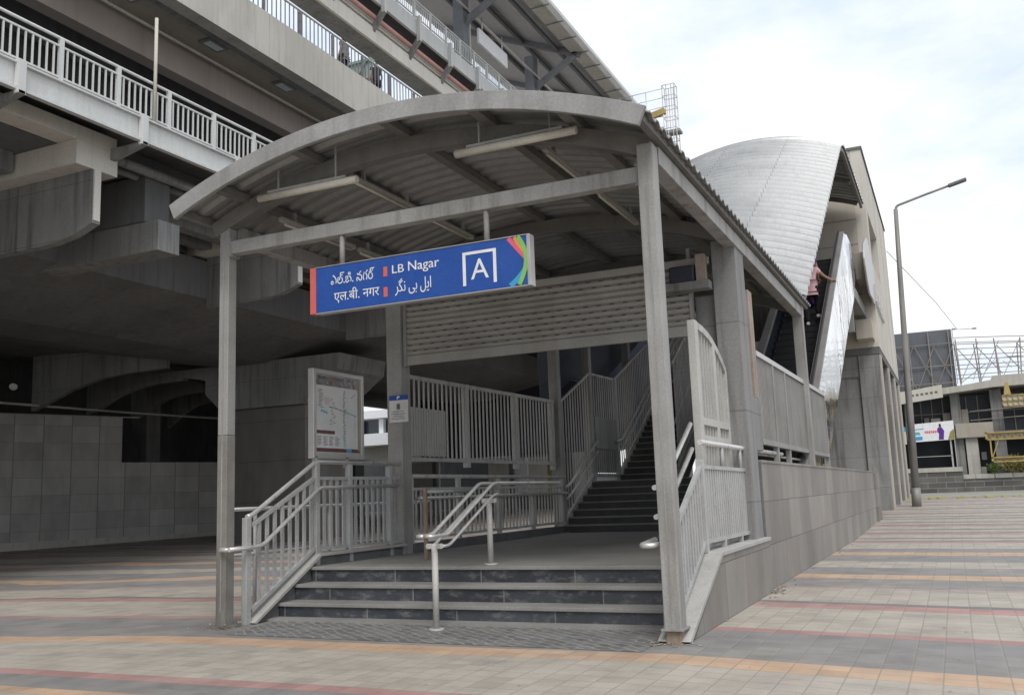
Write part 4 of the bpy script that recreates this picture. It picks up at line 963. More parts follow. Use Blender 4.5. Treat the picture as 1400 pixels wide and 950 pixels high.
def stand():
    return dict(pel=(0, 0, .92), spine=(0, .01, 1.1), chest=(0, 0, 1.32), neck=(0, .0, 1.47), head=(0, .025, 1.57), crown=(0, .02, 1.64), shl=(-.19, 0, 1.39), shr=(.19, 0, 1.39),
                ell=(-.24, -.03, 1.12), elr=(.24, -.03, 1.12), wrl=(-.25, .06, .88), wrr=(.25, .06, .88), hal=(-.25, .1, .79), har=(.25, .1, .79),
                hil=(-.1, 0, .86), hir=(.1, 0, .86), knl=(-.11, .02, .48), knr=(.11, .02, .48), anl=(-.11, -.02, .08), anr=(.11, -.02, .08), tol=(-.13, .12, .03), tor=(.13, .12, .03))
def esc_z(y):
    i = int((y - 19.3)//.4); return .6 + (i + 1)*.4*SL - .002
j = stand(); j.update(elr=(.36, .02, 1.2), wrr=(.5, .2, 1.13), har=(.555, .27, 1.115), ell=(-.32, .1, 1.5), wrl=(-.36, .18, 1.74), hal=(-.37, .2, 1.83), knr=(.13, .14, .66), anr=(.13, .2, .29), tor=(.14, .34, .25))
yy = 28.2
person((-3.3, yy, esc_z(yy)), 0, 1.17, 'person in a pink T-shirt and dark trousers riding up the escalator', j, dict(top='fabpink', legs='fabdark', shoe='wht', hem=.19, drop=.1))
j = stand(); yy = 29.55
person((-3.47, yy, esc_z(yy)), 0, 1.1, 'person in a purple outfit on the escalator ahead of the pink T-shirt', j, dict(top='purple', legs='purple', shoe='black', hem=.2, drop=.28, kn=.1, an=.09), long_hair=True)
def stair_z(y): return 1.733 + (int((y - 24.25)//.295) + 1)*.1765
j = stand(); j.update(knr=(.11, .2, .62), anr=(.11, .14, .255), tor=(.13, .28, .2)); yy = 25.75
person((-6.95, yy, stair_z(yy)), 0, 1.12, 'person in a dark red top and charcoal trousers climbing the stairs', j, dict(top='maroonfab', legs='fabdark', hem=.17, kn=.12, an=.11))

# ------------------------------------------------------------------ left: elevated walkway
YV0, YV1 = -45, 130
ew = thing('elevated_walkway', (-16.5, 10, 9.7), 'pale steel walkway with picket railing hanging along the station side', 'walkway')
MB().box((-16.06, YV0, 9.7), (-15.94, YV1, 10.18)).build('edge_beam', 'white', ew)
MB().box((-15.99, YV0, 9.64), (-15.86, YV1, 9.698)).build('beam_flange', 'white', ew); MB().box((-15.99, YV0, 10.182), (-15.86, YV1, 10.22)).build('beam_flange', 'white', ew)
MB().box((-18.5, YV0, 10.1), (-16.07, YV1, 10.2)).build('deck', 'concd', ew)
for yy in [5.67 + 3.14*k for k in range(-4, 20)]:
    MB().box((-15.93, yy - .09, 9.55), (-15.8, yy + .09, 10.26)).build('bracket', 'white', ew, .01)
    MB().prism([(-15.8, 9.55), (-15.8, 9.62), (-17.2, 9.62), (-17.2, 9.3), (-16.6, 9.38)], 'Y', yy - .07, yy + .07).build('gusset', 'conc', ew)
picket(ew, -15.98, 6.0, 60, [(6, 10.32), (60, 10.32)], [(6, 11.0), (60, 11.0)], 'white', .165, .035, .03, rw=.045)
MB().tube([(-15.98, 5, 11.18), (-15.98, 60, 11.18)], .035, 8).build('top_rail', 'white', ew)
for yy in [6.94 + 1.5*k for k in range(36)]: MB().box((-16.02, yy - .05, 10.2), (-15.94, yy + .05, 11.17)).build('rail_post', 'white', ew)
pp = tag(MB().tube([(-15.9, 15.43, 10.2), (-15.9, 15.43, 12.78)], .04, 10).build('thin_pole', 'cream'), 'thin pale pole standing against the walkway railing', 'pole')
# walkway pipe below
for xx, zz, r0 in ((-17.1, 9.55, .12), (-17.5, 9.5, .09)):
    MB().tube([(xx, 15.3, zz), (xx, YV1, zz)], r0, 10).build('service_pipe', 'conc', ew)
# pier heads with curved cantilever arms
ARM = [(-16.8, 9.0), (-16.78, 7.76), (-17.35, 7.56), (-18.0, 7.46), (-18.8, 7.44), (-20.2, 7.44), (-20.2, 9.0)]
def arm(yA):
    t = thing('pier_bracket', (-18, yA, 7.4), '', 'bracket', 'curved concrete brackets under the walkway')
    MB().prism(ARM, 'Y', yA, yA + .22).build('curved_arm', 'conc', t)
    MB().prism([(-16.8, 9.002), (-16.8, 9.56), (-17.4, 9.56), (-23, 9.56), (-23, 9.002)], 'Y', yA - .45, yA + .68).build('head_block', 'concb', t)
    MB().box((-16.795, yA + .02, 7.82), (-16.76, yA + .2, 8.99)).build('painted_lit_tip', 'concb', t)  # paler plate paints the light on the arm's end face
    return t
a0 = arm(14.55); a0['label'] = 'curved concrete bracket with a T-shaped head, nearest of its row at the left edge'
lbs = ['curved concrete bracket behind the left canopy post, above the dark girder', 'curved concrete bracket hidden behind the canopy, farther along the row']
for i, yA in enumerate((21.85, 29.2)):
    c = copy_tree(a0, (-18, yA, 7.4), lbs[i])
for yA in (7.2,):
    copy_tree(a0, (-18, yA, 7.4), 'curved concrete bracket just outside the left edge of the photo')
sl1 = thing('edge_slab', (-16.9, 0, 9.4), 'pale concrete edge slab with an open joint below the walkway', 'slab')
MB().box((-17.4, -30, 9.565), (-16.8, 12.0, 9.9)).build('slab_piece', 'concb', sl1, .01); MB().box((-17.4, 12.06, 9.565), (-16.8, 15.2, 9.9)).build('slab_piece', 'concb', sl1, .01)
cb1 = thing('stub_beam', (-18.5, 16.8, 7.6), 'square concrete stub beam projecting between the two curved brackets', 'beam')
MB().box((-21, 16.5, 7.58), (-16.8, 17.2, 8.34)).build('shaft', 'conc', cb1, .01); MB().box((-23, 16.45, 8.345), (-17.2, 17.25, 9.5)).build('upstand', 'concd', cb1)
# the deck over the brackets
vd = thing('station_deck', (-25, 10, 9.6), 'broad concrete station deck over the brackets, seen as a dark soffit', 'deck')
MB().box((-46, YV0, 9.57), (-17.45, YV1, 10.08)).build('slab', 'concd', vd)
for xx in (-18.9, -19.8, -20.8): MB().box((xx - .2, YV0, 9.1), (xx + .2, 14.0, 9.565)).build('soffit_beam', 'conc', vd); 
for xx in (-18.9, -19.8, -20.8): MB().box((xx - .2, 15.3, 9.1), (xx + .2, YV1, 9.565)).build('soffit_beam', 'conc', vd)
# box girder
gd = thing('box_girder', (-25, 10, 6.9), 'huge dark concrete box girder running deep under the station', 'girder')
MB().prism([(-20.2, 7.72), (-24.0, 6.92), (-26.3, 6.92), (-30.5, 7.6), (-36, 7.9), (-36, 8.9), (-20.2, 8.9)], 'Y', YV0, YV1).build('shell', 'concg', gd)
MB().box((-22.6, YV0, 8.902), (-22.3, YV1, 9.568)).build('gap_filler_wall', 'concd', gd)  # added filler, blocks the bright sky gap between girder and deck
for i, yA in enumerate([26.33 + .87*k for k in range(0, 5)] + [24.2, 22.6]):
    pass
RIB = [(0, .31), (0, 0), (-1.8, -.02), (-3.4, -.16), (-4.9, -.55), (-6.3, -1.1), (-7.1, -1.4), (-7.1, 1.1), (-4.1, 1.05)]
for xr, yA, kx, lb_ in ((-26.3, 26.33, 1.0, 'curved concrete rib beneath the girder, farthest left over the stone wall'), (-28.3, 29.4, .78, 'second curved concrete rib from the left, ending over the high stone wall'),
                    (-30.4, 33.0, .66, 'third curved concrete rib from the left, above the step in the stone wall'), (-32.6, 36.4, .5, 'smallest curved concrete rib, just left of the left canopy post')):
    r3 = MB().prism([(xr + a*kx, 6.62 + b*(.8 if b < 0 else 1)) for a, b in RIB], 'Y', yA, yA + .22).build('girder_rib', 'conc', None, 0, (xr, yA, 6.6)); tag(r3, lb_, 'rib', 'curved ribs beneath the girder')
# pier
pr = thing('viaduct_pier', (-24.2, 30, 0), 'massive square concrete pier with a flared head under the girder', 'pier')
MB().box((-26.2, 29.4, -.1), (-22.2, 32.2, 5.2)).build('shaft', 'pierclad', pr, .05)
MB().prism([(-26.2, 5.2), (-27.0, 5.9), (-27.0, 6.5), (-30, 7.0), (-20.5, 7.0), (-20.6, 6.4), (-21.3, 5.9), (-22.2, 5.2)], 'Y', 29.2, 32.4).build('flared_head', 'conc', pr)
for i, yy in enumerate((58, 86)):
    c = copy_tree(pr, (-24.2, yy, 0), ['square concrete pier far behind the nearest pier', 'farthest square concrete pier under the station'][i])
# stone wall
def wl(t): # along base line
    a, b = Vector((-34.56, 26.11)), Vector((-31.18, 34.53)); return a + (b - a)*t
sw = thing('stone_wall', (-33, 30, 0), 'tall grey stone-clad wall with a lowered section under the station', 'wall')
d = (wl(1) - wl(0)).normalized(); nrm = Vector((d.y, -d.x))
def wallbox(t0, t1, z0, z1, th, nm, mt, off=0.0):
    a, b = wl(t0) + nrm*off, wl(t1) + nrm*off
    q = MB(); pts = [a, b, b - nrm*th, a - nrm*th]
    q.prism([(p.x, p.y) for p in pts], 'Z', z0, z1); return q.build(nm, mt, sw)
wallbox(-6, .515, -.1, 5.45, .3, 'high_section', 'stonewall'); wallbox(.516, 1.8, -.1, 3.5, .3, 'low_section', 'stonewall')
wallbox(-6, 1.8, 0, .32, .05, 'skirting', 'concl', .05)
wallbox(-6, .6, 5.452, 5.5, .2, 'coping', 'concl', -.05)
ds = thing('shade_screen', (-22, 49, 3.7), 'added dark screen standing in for deep shade behind the landing fence', 'wall')
MB().box((-28.6, 49.0, 3.7), (-13, 49.2, 9.5)).build('sheeting', 'navy', ds)  # added dark sheeting in place of shade behind the fence
for x in (-28, -23, -18, -13.5): MB().box((x, 49.21, 0), (x + .25, 49.4, 9.5)).build('mullion', 'concd', ds)
bw = thing('back_wall', (-42, 40, 0), 'dark wall closing the view behind the lowered stone wall', 'wall')
MB().box((-46, -30, -.1), (-45, 50, 9.565)).build('wall_body', 'concd', bw); MB().box((-46, 50.05, -.1), (-34, 51, 9.565)).build('end_wall', 'concd', bw)
MB().box((-44.98, 20, 3.9), (-44.9, 50, 4.05)).build('duct', 'conc', bw)
dp = thing('square_column', (-36.5, 36, 0), 'square concrete column in the opening above the stone wall', 'column')
MB().box((-36.6, 34.6, 0), (-35.7, 35.5, 8)).build('shaft', 'conc', dp)
pv = tag(MB().tube([(-33.5, 22, 5.75), (-32.5, 30.5, 5.65), (-30.6, 36.5, 5.5)], .05, 8).build('service_pipe', 'concl'), 'thin pale pipe running along the top of the stone wall', 'pipe')
fl = thing('flood_lamp', (-33.2, 24.5, 6.4), 'small round flood lamp under the ribs above the stone wall', 'lamp')
MB().tube([(-33.0, 25.2, 6.45), (-32.9, 25.1, 6.35)], [.13, .17], 12).build('housing', 'black', fl); MB().tube([(-32.9, 25.1, 6.35), (-32.89, 25.09, 6.34)], .15, 12).build('lens', 'wht', fl)
MB().tube([(-33.0, 25.25, 6.45), (-33.1, 25.4, 7.6)], .03, 8).build('stem', 'black', fl)

# ------------------------------------------------------------------ station upper levels
up_ = thing('concourse_level', (-20, 20, 16.3), 'pale concrete concourse edge with brown soffit above the walkway', 'building')
MB().box((-20.1, YV0, 16.35), (-19.6, YV1, 17.92)).build('fascia', 'concl', up_)
MB().box((-20.5, YV0, 16.45), (-20.11, YV1, 17.0)).build('soffit_step', 'conc', up_)
MB().box((-33, YV0, 16.75), (-20.11, YV1, 17.85)).build('slab', 'umber', up_)
MB().box((-22.4, YV0, 15.55), (-21.9, YV1, 16.745)).build('girder', 'reddish', up_)
MB().box((-24.5, YV0, 16.0), (-23.9, YV1, 16.745)).build('girder', 'concd', up_)
MB().box((-34, YV0, 12.6), (-26, YV1, 16.745)).build('inner_wall', 'concd', up_)
MB().tube([(-21.6, YV0, 16.45), (-21.6, YV1, 16.45)], .05, 8).build('conduit', 'concl', up_)
q = MB()
for yy in frange(4, 60, .24): q.box((-19.86, yy - .016, 17.95), (-19.83, yy + .016, 19.0))
q.build('railing_pickets', 'greyfab', up_); MB().tube([(-19.85, 4, 19.05), (-19.85, 60, 19.05)], .04, 8).build('railing_top', 'rail', up_)
MB().box((-19.87, 4, 17.96), (-19.82, 60, 18.02)).build('railing_base', 'greyfab', up_)
for yy in frange(4, 60, 2.0): MB().box((-19.9, yy - .04, 17.92), (-19.8, yy + .04, 19.0)).build('railing_post', 'greyfab', up_)
sp0 = None
slab_l = ['square soffit light under the concourse, nearest and highest in the photo', 'square soffit light under the concourse, middle of the visible three', 'square soffit light under the concourse, just above the canopy arch']
for i, yy in enumerate((19.26, 22.99, 26.69)):
    if sp0 is None:
        sp0 = thing('soffit_light', (-21.1, yy, 16.7), slab_l[0], 'lamp', 'square lights in the concourse soffit')
        MB().box((-21.35, yy - .45, 16.68), (-20.85, yy + .45, 16.747)).build('housing', 'conc', sp0); MB().box((-21.25, yy - .33, 16.66), (-20.95, yy + .33, 16.678)).build('diffuser', 'soffitlight', sp0)
    else: copy_tree(sp0, (-21.1, yy, 16.7), slab_l[i])
# green girders across the void
for i, (yy, lb_) in enumerate(((33.0, 'green lattice girder seen behind the concourse railing, left'), (44.5, 'green girder seen behind the concourse railing, right, close to the canopy arch'))):
    gg = thing('cross_girder', (-24, yy, 20), lb_, 'girder', 'green girders behind the concourse railing')
    MB().box((-30, yy, 20.5), (-21.4, yy + .3, 20.62)).build('top_chord', 'greengirder', gg); MB().box((-30, yy, 19.7), (-21.4, yy + .3, 19.82)).build('bottom_chord', 'greengirder', gg)
    MB().box((-30, yy + .1, 19.82), (-21.4, yy + .2, 20.5)).build('web', 'greengirder', gg)
    for k in range(9): MB().bar((-29.8 + k*.95, yy + .02, 19.8), (-29.3 + k*.95, yy + .02, 20.52), .06, .1).build('stiffener', 'greengirder', gg)
# concourse people
j = stand(); person((-20.45, 29.6, 17.92), R(90), 1.12, 'person in grey standing behind the concourse railing', j, dict(top='greyfab', legs='fabdark', hem=.17))
j = stand(); person((-20.5, 32.0, 17.92), R(60), 1.08, 'person in black leaning low behind the concourse railing', j, dict(top='fabdark', legs='fabdark', hem=.17))

pl = thing('platform_level', (-24.5, 20, 23.8), 'upper platform edge with cream fascia, pipes, white beam and picket railing', 'building')
MB().box((-25.1, YV0, 23.82), (-24.05, YV1, 24.3)).build('slab', 'conc', pl)
MB().box((-24.04, YV0, 23.8), (-23.9, YV1, 24.55)).build('fascia', 'concb', pl)
MB().box((-25.0, YV0, 24.302), (-24.2, YV1, 25.3)).build('upstand', 'concb', pl)
MB().box((-24.9, YV0, 25.302), (-24.3, YV1, 25.7)).build('recess', 'concd', pl)
MB().tube([(-23.8, YV0, 25.02), (-23.8, YV1, 25.02)], .12, 10).build('salmon_pipe', 'pipe', pl); MB().tube([(-23.95, YV0, 24.75), (-23.95, YV1, 24.75)], .05, 8).build('conduit', 'cream', pl)
MB().box((-23.55, YV0, 25.55), (-23.4, YV1, 26.45)).build('edge_beam', 'white', pl); MB().box((-26.5, YV0, 26.2), (-23.56, YV1, 26.35)).build('deck', 'concd', pl)
for yy in frange(20, 75, 3.4):
    MB().box((-23.395, yy - .1, 25.2), (-23.2, yy + .1, 26.6)).build('bracket', 'white', pl); MB().prism([(-23.2, 25.2), (-23.35, 25.5), (-24.1, 24.5), (-24.0, 24.2)], 'Y', yy - .09, yy + .09).build('strut', 'conc', pl)
picket(pl, -23.45, 18, 80, [(18, 26.6), (80, 26.6)], [(18, 27.35), (80, 27.35)], 'white', .2, .04, .03, rw=.06)
MB().tube([(-23.45, 18, 27.52), (-23.45, 80, 27.52)], .05, 8).build('top_rail', 'white', pl)
for yy in frange(18, 80, 1.7): MB().box((-23.5, yy - .05, 26.45), (-23.4, yy + .05, 27.5)).build('rail_post', 'white', pl)
rf = thing('platform_roof', (-24, 40, 31), 'dark platform roof on tapered steel columns with a segmented pale gutter', 'roof')
MB().prism([(-20.1, 31.1), (-20.1, 31.25), (-32, 36.6), (-32, 36.3)], 'Y', YV0, YV1).build('roof_sheet', 'roofgrey', rf)
MB().prism([(-20.0, 31.1), (-19.75, 31.3), (-19.75, 31.55), (-20.0, 31.5)], 'Y', YV0, YV1).build('gutter', 'white', rf)
MB().prism([(-20.02, 31.06), (-21.1, 31.32), (-21.1, 31.36), (-20.02, 31.1)], 'Y', YV0, YV1).build('gutter_soffit', 'concl', rf)
q = MB()
for yy in frange(20, 90, 2.3): q.box((-21.15, yy - .03, 31.02), (-19.72, yy + .03, 31.09))
q.build('gutter_straps', 'greyfab', rf)
for yy in (36.5, 47.0, 57.5, 68.0):
    MB().box((-24.4, yy - .4, 26.35), (-23.75, yy + .4, 31.6)).build('column', 'blusteel', rf)
    MB().box((-23.745, yy + .3, 26.4), (-23.66, yy + .41, 31.6)).build('downpipe', 'white', rf)
    MB().bar((-23.9, yy, 29.3), (-20.6, yy, 31.2), .3, .35).build('strut', 'blusteel', rf)
    MB().bar((-20.4, yy, 31.05), (-31.5, yy, 36.0), .3, .45).build('rafter', 'greyfab', rf)
for xx, zz in ((-22, 31.8), (-24.6, 33.0), (-27.5, 34.3)): MB().box((xx - .1, YV0, zz - .25), (xx + .1, YV1, zz)).build('purlin', 'greyfab', rf)
MB().tube([(-23.6, 30, 30.1), (-23.6, 80, 30.1)], .08, 8).build('tie_rail', 'alum', rf)
wsg = thing('hanging_sign', (-23.3, 49.7, 28.9), 'blank white hanging signboard under the platform roof', 'sign')
MB().box((-23.35, 47.6, 28.2), (-23.2, 51.6, 29.15)).build('board', 'wht', wsg, .02)
for yy in (48.2, 51.0): MB().tube([(-23.28, yy, 29.1), (-23.28, yy, 30.1)], .04, 6).build('hanger', 'alum', wsg)

# wire cage tower
wc = thing('wire_cage', (-8.8, 32, 0), 'thin wire ladder cage rising behind the canopy roof', 'cage')
q = MB()
for x in (-8.25, -8.1, -7.92, -7.8):
    for yy in (31.85, 32.2): q.tube([(x, yy, 11.5), (x, yy, 15.9)], .016, 5)
for z in frange(12.2, 15.9, .42):
    q.tube([(-8.25, 31.85, z), (-7.8, 31.85, z), (-7.8, 32.2, z), (-8.25, 32.2, z)], .014, 5, True)
q.build('cage_wires', 'alum', wc)
q = MB()
for z in (15.85, 15.5, 15.15, 14.8, 14.4): q.tube([(-10.2, 32, z - .05), (-8.25, 32, z)], .014, 5)
for x in (-9.9, -9.4, -8.9): q.tube([(x, 32, 14.2), (x, 32, 15.82)], .014, 5)
q.build('guard_wires', 'alum', wc)
MB().bar((-9.1, 31.9, 14.75), (-8.2, 31.9, 14.95), .15, .22).build('plank', 'yellow', wc)
MB().box((-9.0, 31.9, 0), (-8.7, 32.1, 14.2)).build('mast', 'roofsteel', wc); MB().box((-10.3, 31.9, 14.1), (-7.7, 32.3, 14.2)).build('platform', 'roofsteel', wc)

# ------------------------------------------------------------------ bright background through the station
bb = thing('white_building', (-48, 76, 0), 'bright white balconied building glimpsed between the map board and the pillar', 'building')
MB().box((-62, 78, 0), (-40, 90, 9.2)).build('wall', 'cream', bb); MB().box((-62, 75.5, 6.6), (-40, 77.95, 7.7)).build('balcony', 'wht', bb)
MB().box((-62, 76.5, 9.25), (-40, 90, 10.0)).build('roof_slab', 'wht', bb); MB().box((-62, 77.9, 7.75), (-40, 77.96, 9.1)).build('window_band', 'glassd', bb)
for x in frange(-60, -42, 2.6): MB().box((x, 77.2, 7.72), (x + .5, 77.7, 9.2)).build('pillar', 'wht', bb)
MB().box((-47.4, 75.4, 6.9), (-46.3, 75.48, 7.25)).build('dark_vent', 'black', bb)
rp = thing('ramp_parapet', (-45, 70, 0), 'dark sloping ramp parapet in front of the white building', 'ramp')
MB().prism([(-60, 0), (-60, 8.2), (-50, 6.3), (-45.5, 4.7), (-30, 4.3), (-30, 0)], 'Y', 70, 71).build('wall', 'concd', rp)
lw = thing('pale_hoarding', (-30, 50, 0), 'pale low hoarding seen through the gap over the landing railing', 'hoarding')
for x0, x1, mt in ((-30.2, -28.0, 'cream'), (-24.7, -23.5, 'cream'), (-23.4, -22.2, 'poster'), (-22.1, -21.0, 'cream'), (-20.9, -20.5, 'leafy')): MB().box((x0, 50, 1.6), (x1, 50.15, 3.6)).build('panel', mt, lw)
for x in (-29.6, -28.3, -24, -22.3, -20.8): MB().box((x, 50.2, 0), (x + .1, 50.3, 3.5)).build('stake', 'scaff', lw)

# ------------------------------------------------------------------ right background
def lamp():
    t = thing('street_lamp', (-1.64, 45, gz(45)), 'tall grey street lamp with a single angled arm on the pavement', 'street lamp')
    b = Vector((-1.62, 45, gz(45)))
    MB().tube([b, b + Vector((.12, 0, 5)), b + Vector((.26, 0, 10)), b + Vector((.36, 0, 13.25))], [.17, .14, .11, .09], 14).build('pole', 'lamp', t)
    MB().tube([b, b + Vector((.02, 0, .8))], [.2, .19], 14).build('base_sleeve', 'lamp', t)
    MB().tube(smooth_path([b + Vector((.36, 0, 13.1)), b + Vector((.38, 0, 13.4)), b + Vector((1.6, 0, 13.72)), b + Vector((2.75, 0, 14.0))], .2), .055, 10).build('arm', 'lamp', t)
    MB().bar(b + Vector((2.6, 0, 13.96)), b + Vector((3.35, 0, 14.14)), .32, .13).build('lamp_head', 'greyfab', t, .04)
lamp()
YU = 80
ub = thing('concrete_shell', (2, 86, .5), 'unfinished grey concrete building with dark open bays beyond the road', 'building')
MB().box((-6, YU, .3), (.55, YU + 1, 2.05)).build('stone_plinth', 'stonerub', ub); MB().box((.56, YU + .3, .3), (14, YU + 1, 1.45)).build('stone_plinth', 'stonerub', ub)
MB().box((-6, YU - .05, 2.06), (.58, YU + 1, 2.4)).build('plinth_coping', 'concl', ub)
for x0, x1 in ((.57, 1.4), (1.43, 2.7), (2.74, 3.9), (3.94, 6), (6.04, 9)): MB().box((x0, YU + .22, 1.46), (x1, YU + .98, 1.8)).build('kerb_block', 'concl', ub, .02)
MB().box((-6, YU + 9, .3), (14, YU + 9.4, 8)).build('rear_wall', 'concd', ub)
for x, wd in ((-2.9, .5), (.55, .7), (3.4, .8), (6.5, .8), (10, .8)):
    MB().box((x - wd/2, YU + 1.3, .3), (x + wd/2, YU + 2.0, 8.2)).build('column', 'conc', ub, .03)
MB().box((1.0, YU + 1.1, .3), (1.85, YU + 1.5, 4.6)).build('pale_pier', 'concl', ub)
MB().box((-6, YU + 1.0, 4.55), (14, YU + 9, 5.0)).build('floor_slab', 'conc', ub); MB().box((.4, YU + .8, 4.6), (3, YU + 1.25, 5.7)).build('brown_balcony', 'umber', ub)
MB().prism([(-6, 8.0), (-6, 8.4), (-1, 8.45), (1.2, 8.6), (3.2, 8.85), (3.3, 9.15), (14, 9.3), (14, 8.5), (3.2, 8.3), (-1, 7.95)], 'Y', YU + .4, YU + 9.3).build('roof_slab', 'concl', ub)
MB().box((-6, YU + 2.6, 5.02), (14, YU + 2.9, 7.95)).build('bay_shade_panel', 'interior', ub); MB().box((-6, YU + 3.0, .3), (14, YU + 3.2, 4.5)).build('bay_shade_panel', 'interior', ub)  # dark panels stand in for the shade inside the open bays
q = MB(); random.seed(17)
for x in (-2.0, -1.2, -.4, 1.3, 2.1, 4.6, 5.5): q.box((x, YU + 2.5, 5.02), (x + .07, YU + 2.58, 7.9))
q.box((-2.9, YU + 2.5, 6.6), (6, YU + 2.57, 6.68)); q.build('window_mullions', 'scaff', ub)
for i in range(14):
    x = random.uniform(-2.6, 6); z = random.choice((.5, .5, 5.03)); h = random.uniform(.5, 1.9)
    MB().box((x, YU + 2.0, z), (x + random.uniform(.2, .8), YU + 2.4, z + h)).build('stacked_clutter', random.choice(('conc', 'umber', 'concl', 'scaff')), ub, .02)
for z in (5.9, 6.6): MB().tube([(1.5, YU + 1.2, z), (9, YU + 1.2, z + .25)], .03, 6).build('cable', 'concl', ub)
q = MB(); q.box((-2.7, YU + .5, 2.4), (-2.62, YU + .6, 4.4)); q.box((-.1, YU + .5, 2.4), (.02, YU + .6, 4.5)); q.box((.22, YU + .5, 2.4), (.28, YU + .6, 4.5)); q.box((-2.7, YU + .5, 3.25), (0, YU + .58, 3.3)); q.build('window_frame', 'alum', ub)
MB().box((2.05, YU + 2.9, 2.9), (2.4, YU + 2.97, 3.5)).build('paper_notice', 'poster', ub)
bn = thing('banner', (-1.2, YU, 4.5), 'white printed banner with blue and red print on the concrete shell front', 'banner')
bnc = MB().prism([(-3.0, 4.42), (.28, 4.5), (.28, 5.95), (-3.0, 5.8)], 'Y', YU + .3, YU + .36).build('cloth', 'wht', bn)
def flatq(pts, nm, mt, y=YU + .29): MB().prism(pts, 'Y', y, y + .008).build(nm, mt, bnc)
flatq([(-2.75, 4.55), (-2.0, 4.57), (-2.0, 4.85), (-2.75, 4.83)], 'blue_block', 'cyan'); flatq([(-2.75, 4.95), (-2.1, 4.97), (-2.2, 5.2), (-2.7, 5.18)], 'green_block', 'teal'); flatq([(-2.78, 5.35), (-1.85, 5.39), (-1.85, 5.45), (-2.78, 5.41)], 'blue_line', 'cyan')
q = MB(); random.seed(9)
for i in range(7): q.prism([(-1.8 + i*.14, 5.05 + random.uniform(0, .08)), (-1.69 + i*.14, 5.07), (-1.7 + i*.14, 5.27), (-1.8 + i*.14, 5.22)], 'Y', YU + .285, YU + .295)
q.build('red_lettering', 'pink', bnc)
flatq([(-.85, 4.52), (-.5, 4.53), (-.42, 5.2), (-.6, 5.5), (-.85, 5.45), (-.95, 5.2), (-.8, 5.0)], 'printed_figure', 'purple'); flatq([(-.78, 5.5), (-.6, 5.5), (-.62, 5.75), (-.75, 5.75)], 'printed_face', 'maroonfab')
flatq([(-.2, 4.52), (.27, 4.52), (.27, 5.3), (0, 5.1)], 'yellow_corner', 'leafy')
tp = thing('blue_shop_board', (-4, YU, 5), 'pale board with a blue top edge left of the banner, behind the lamp pole', 'board')
MB().box((-4.2, YU + .3, 4.3), (-3.15, YU + .36, 5.3)).build('board', 'cream', tp); MB().box((-4.2, YU + .28, 5.31), (-3.15, YU + .37, 5.65)).build('top_edge', 'cyan', tp)
sb = thing('roof_signboard', (-2, YU, 7.9), 'long white signboard tilted along the roof edge behind the lamp pole', 'sign')
MB().prism([(-4.0, 7.35), (-.25, 7.75), (-.25, 8.75), (-4.0, 8.25)], 'Y', YU + .1, YU + .2).build('board', 'cream', sb)
q = MB()
for i in range(6): q.box((-2.5 + i*.34, YU + .09, 7.95 + i*.03), (-2.3 + i*.34, YU + .105, 8.12 + i*.03))
q.build('faded_lettering', 'ink', sb)
# billboard + lattice
bl = thing('billboard', (-1.2, 84, 8.4), 'dark billboard back on a steel frame above the concrete shell', 'billboard')
MB().box((-6.5, 84, 8.6), (-2.4, 84.2, 13.55)).build('panel', 'billb', bl); MB().box((-2.38, 84, 8.6), (.85, 84.2, 13.55)).build('panel', 'billb', bl)
q = MB()
for x in (-5.5, -3.6, -2.4, -.9, .6): q.bar((x, 83.8, 8.5), (x, 83.8, 13.5), .08, .08)
for z in (9.2, 10.6, 12.4): q.bar((-6.4, 83.8, z), (.8, 83.8, z), .06, .06)
for x in (-5.5, -3.6, -2.0, -.6): q.bar((x, 83.75, 8.8), (x + 1.5, 83.75, 12.3), .05, .05); q.bar((x + 1.5, 83.75, 8.8), (x, 83.75, 12.3), .05, .05)
q.build('support_frame', 'scaff', bl)
scf = thing('roof_scaffold', (4, 84, 9), 'tangled steel lattice frame standing on the roof of the concrete shell', 'scaffold')
q = MB(); random.seed(4)
for x in frange(1.2, 14, 1.5):
    for yy in (83.5, 86.5):
        q.bar((x, yy, 9.0), (x + random.uniform(-.25, .25), yy, 12.7 - .07*x), .09, .09)
for z in (9.7, 10.5, 11.3, 12.2, 12.75):
    for yy in (83.5, 86.5): q.bar((.9, yy, z), (14, yy, z - .9*(z - 9)/3.75), .055, .055)
for x in frange(1.2, 13, 1.5):
    q.bar((x, 83.5, 9.2), (x + 1.5, 83.5, 12.2), .05, .05); q.bar((x, 86.5, 12.2), (x + 1.5, 83.5, 9.6), .05, .05)
    if random.random() < .6: q.bar((x, 85, 9.2), (x + random.uniform(1, 2.5), 85, 10.6), .05, .05)
for i in range(16):
    x = random.uniform(1, 12); q.bar((x, 84.5, random.uniform(9.2, 11)), (x + random.uniform(.5, 2), 84.5, random.uniform(10, 12.3)), .04, .04)
q.build('tubes', 'scaff', scf)
q = MB(); q.bar((.9, 83.4, 13.4), (2.6, 83.4, 13.3), .04, .04); q.box((.9, 83.3, 13.38), (1.2, 83.5, 13.48)); q.box((2.4, 83.3, 13.28), (2.7, 83.5, 13.38)); q.bar((.92, 83.5, 9), (.92, 83.5, 13.4), .05, .05); q.build('floodlight_arm', 'scaff', scf)
yg = thing('yellow_gantry', (4, 79.5, 3), 'yellow steel lattice gantry in front of the concrete shell', 'gantry')
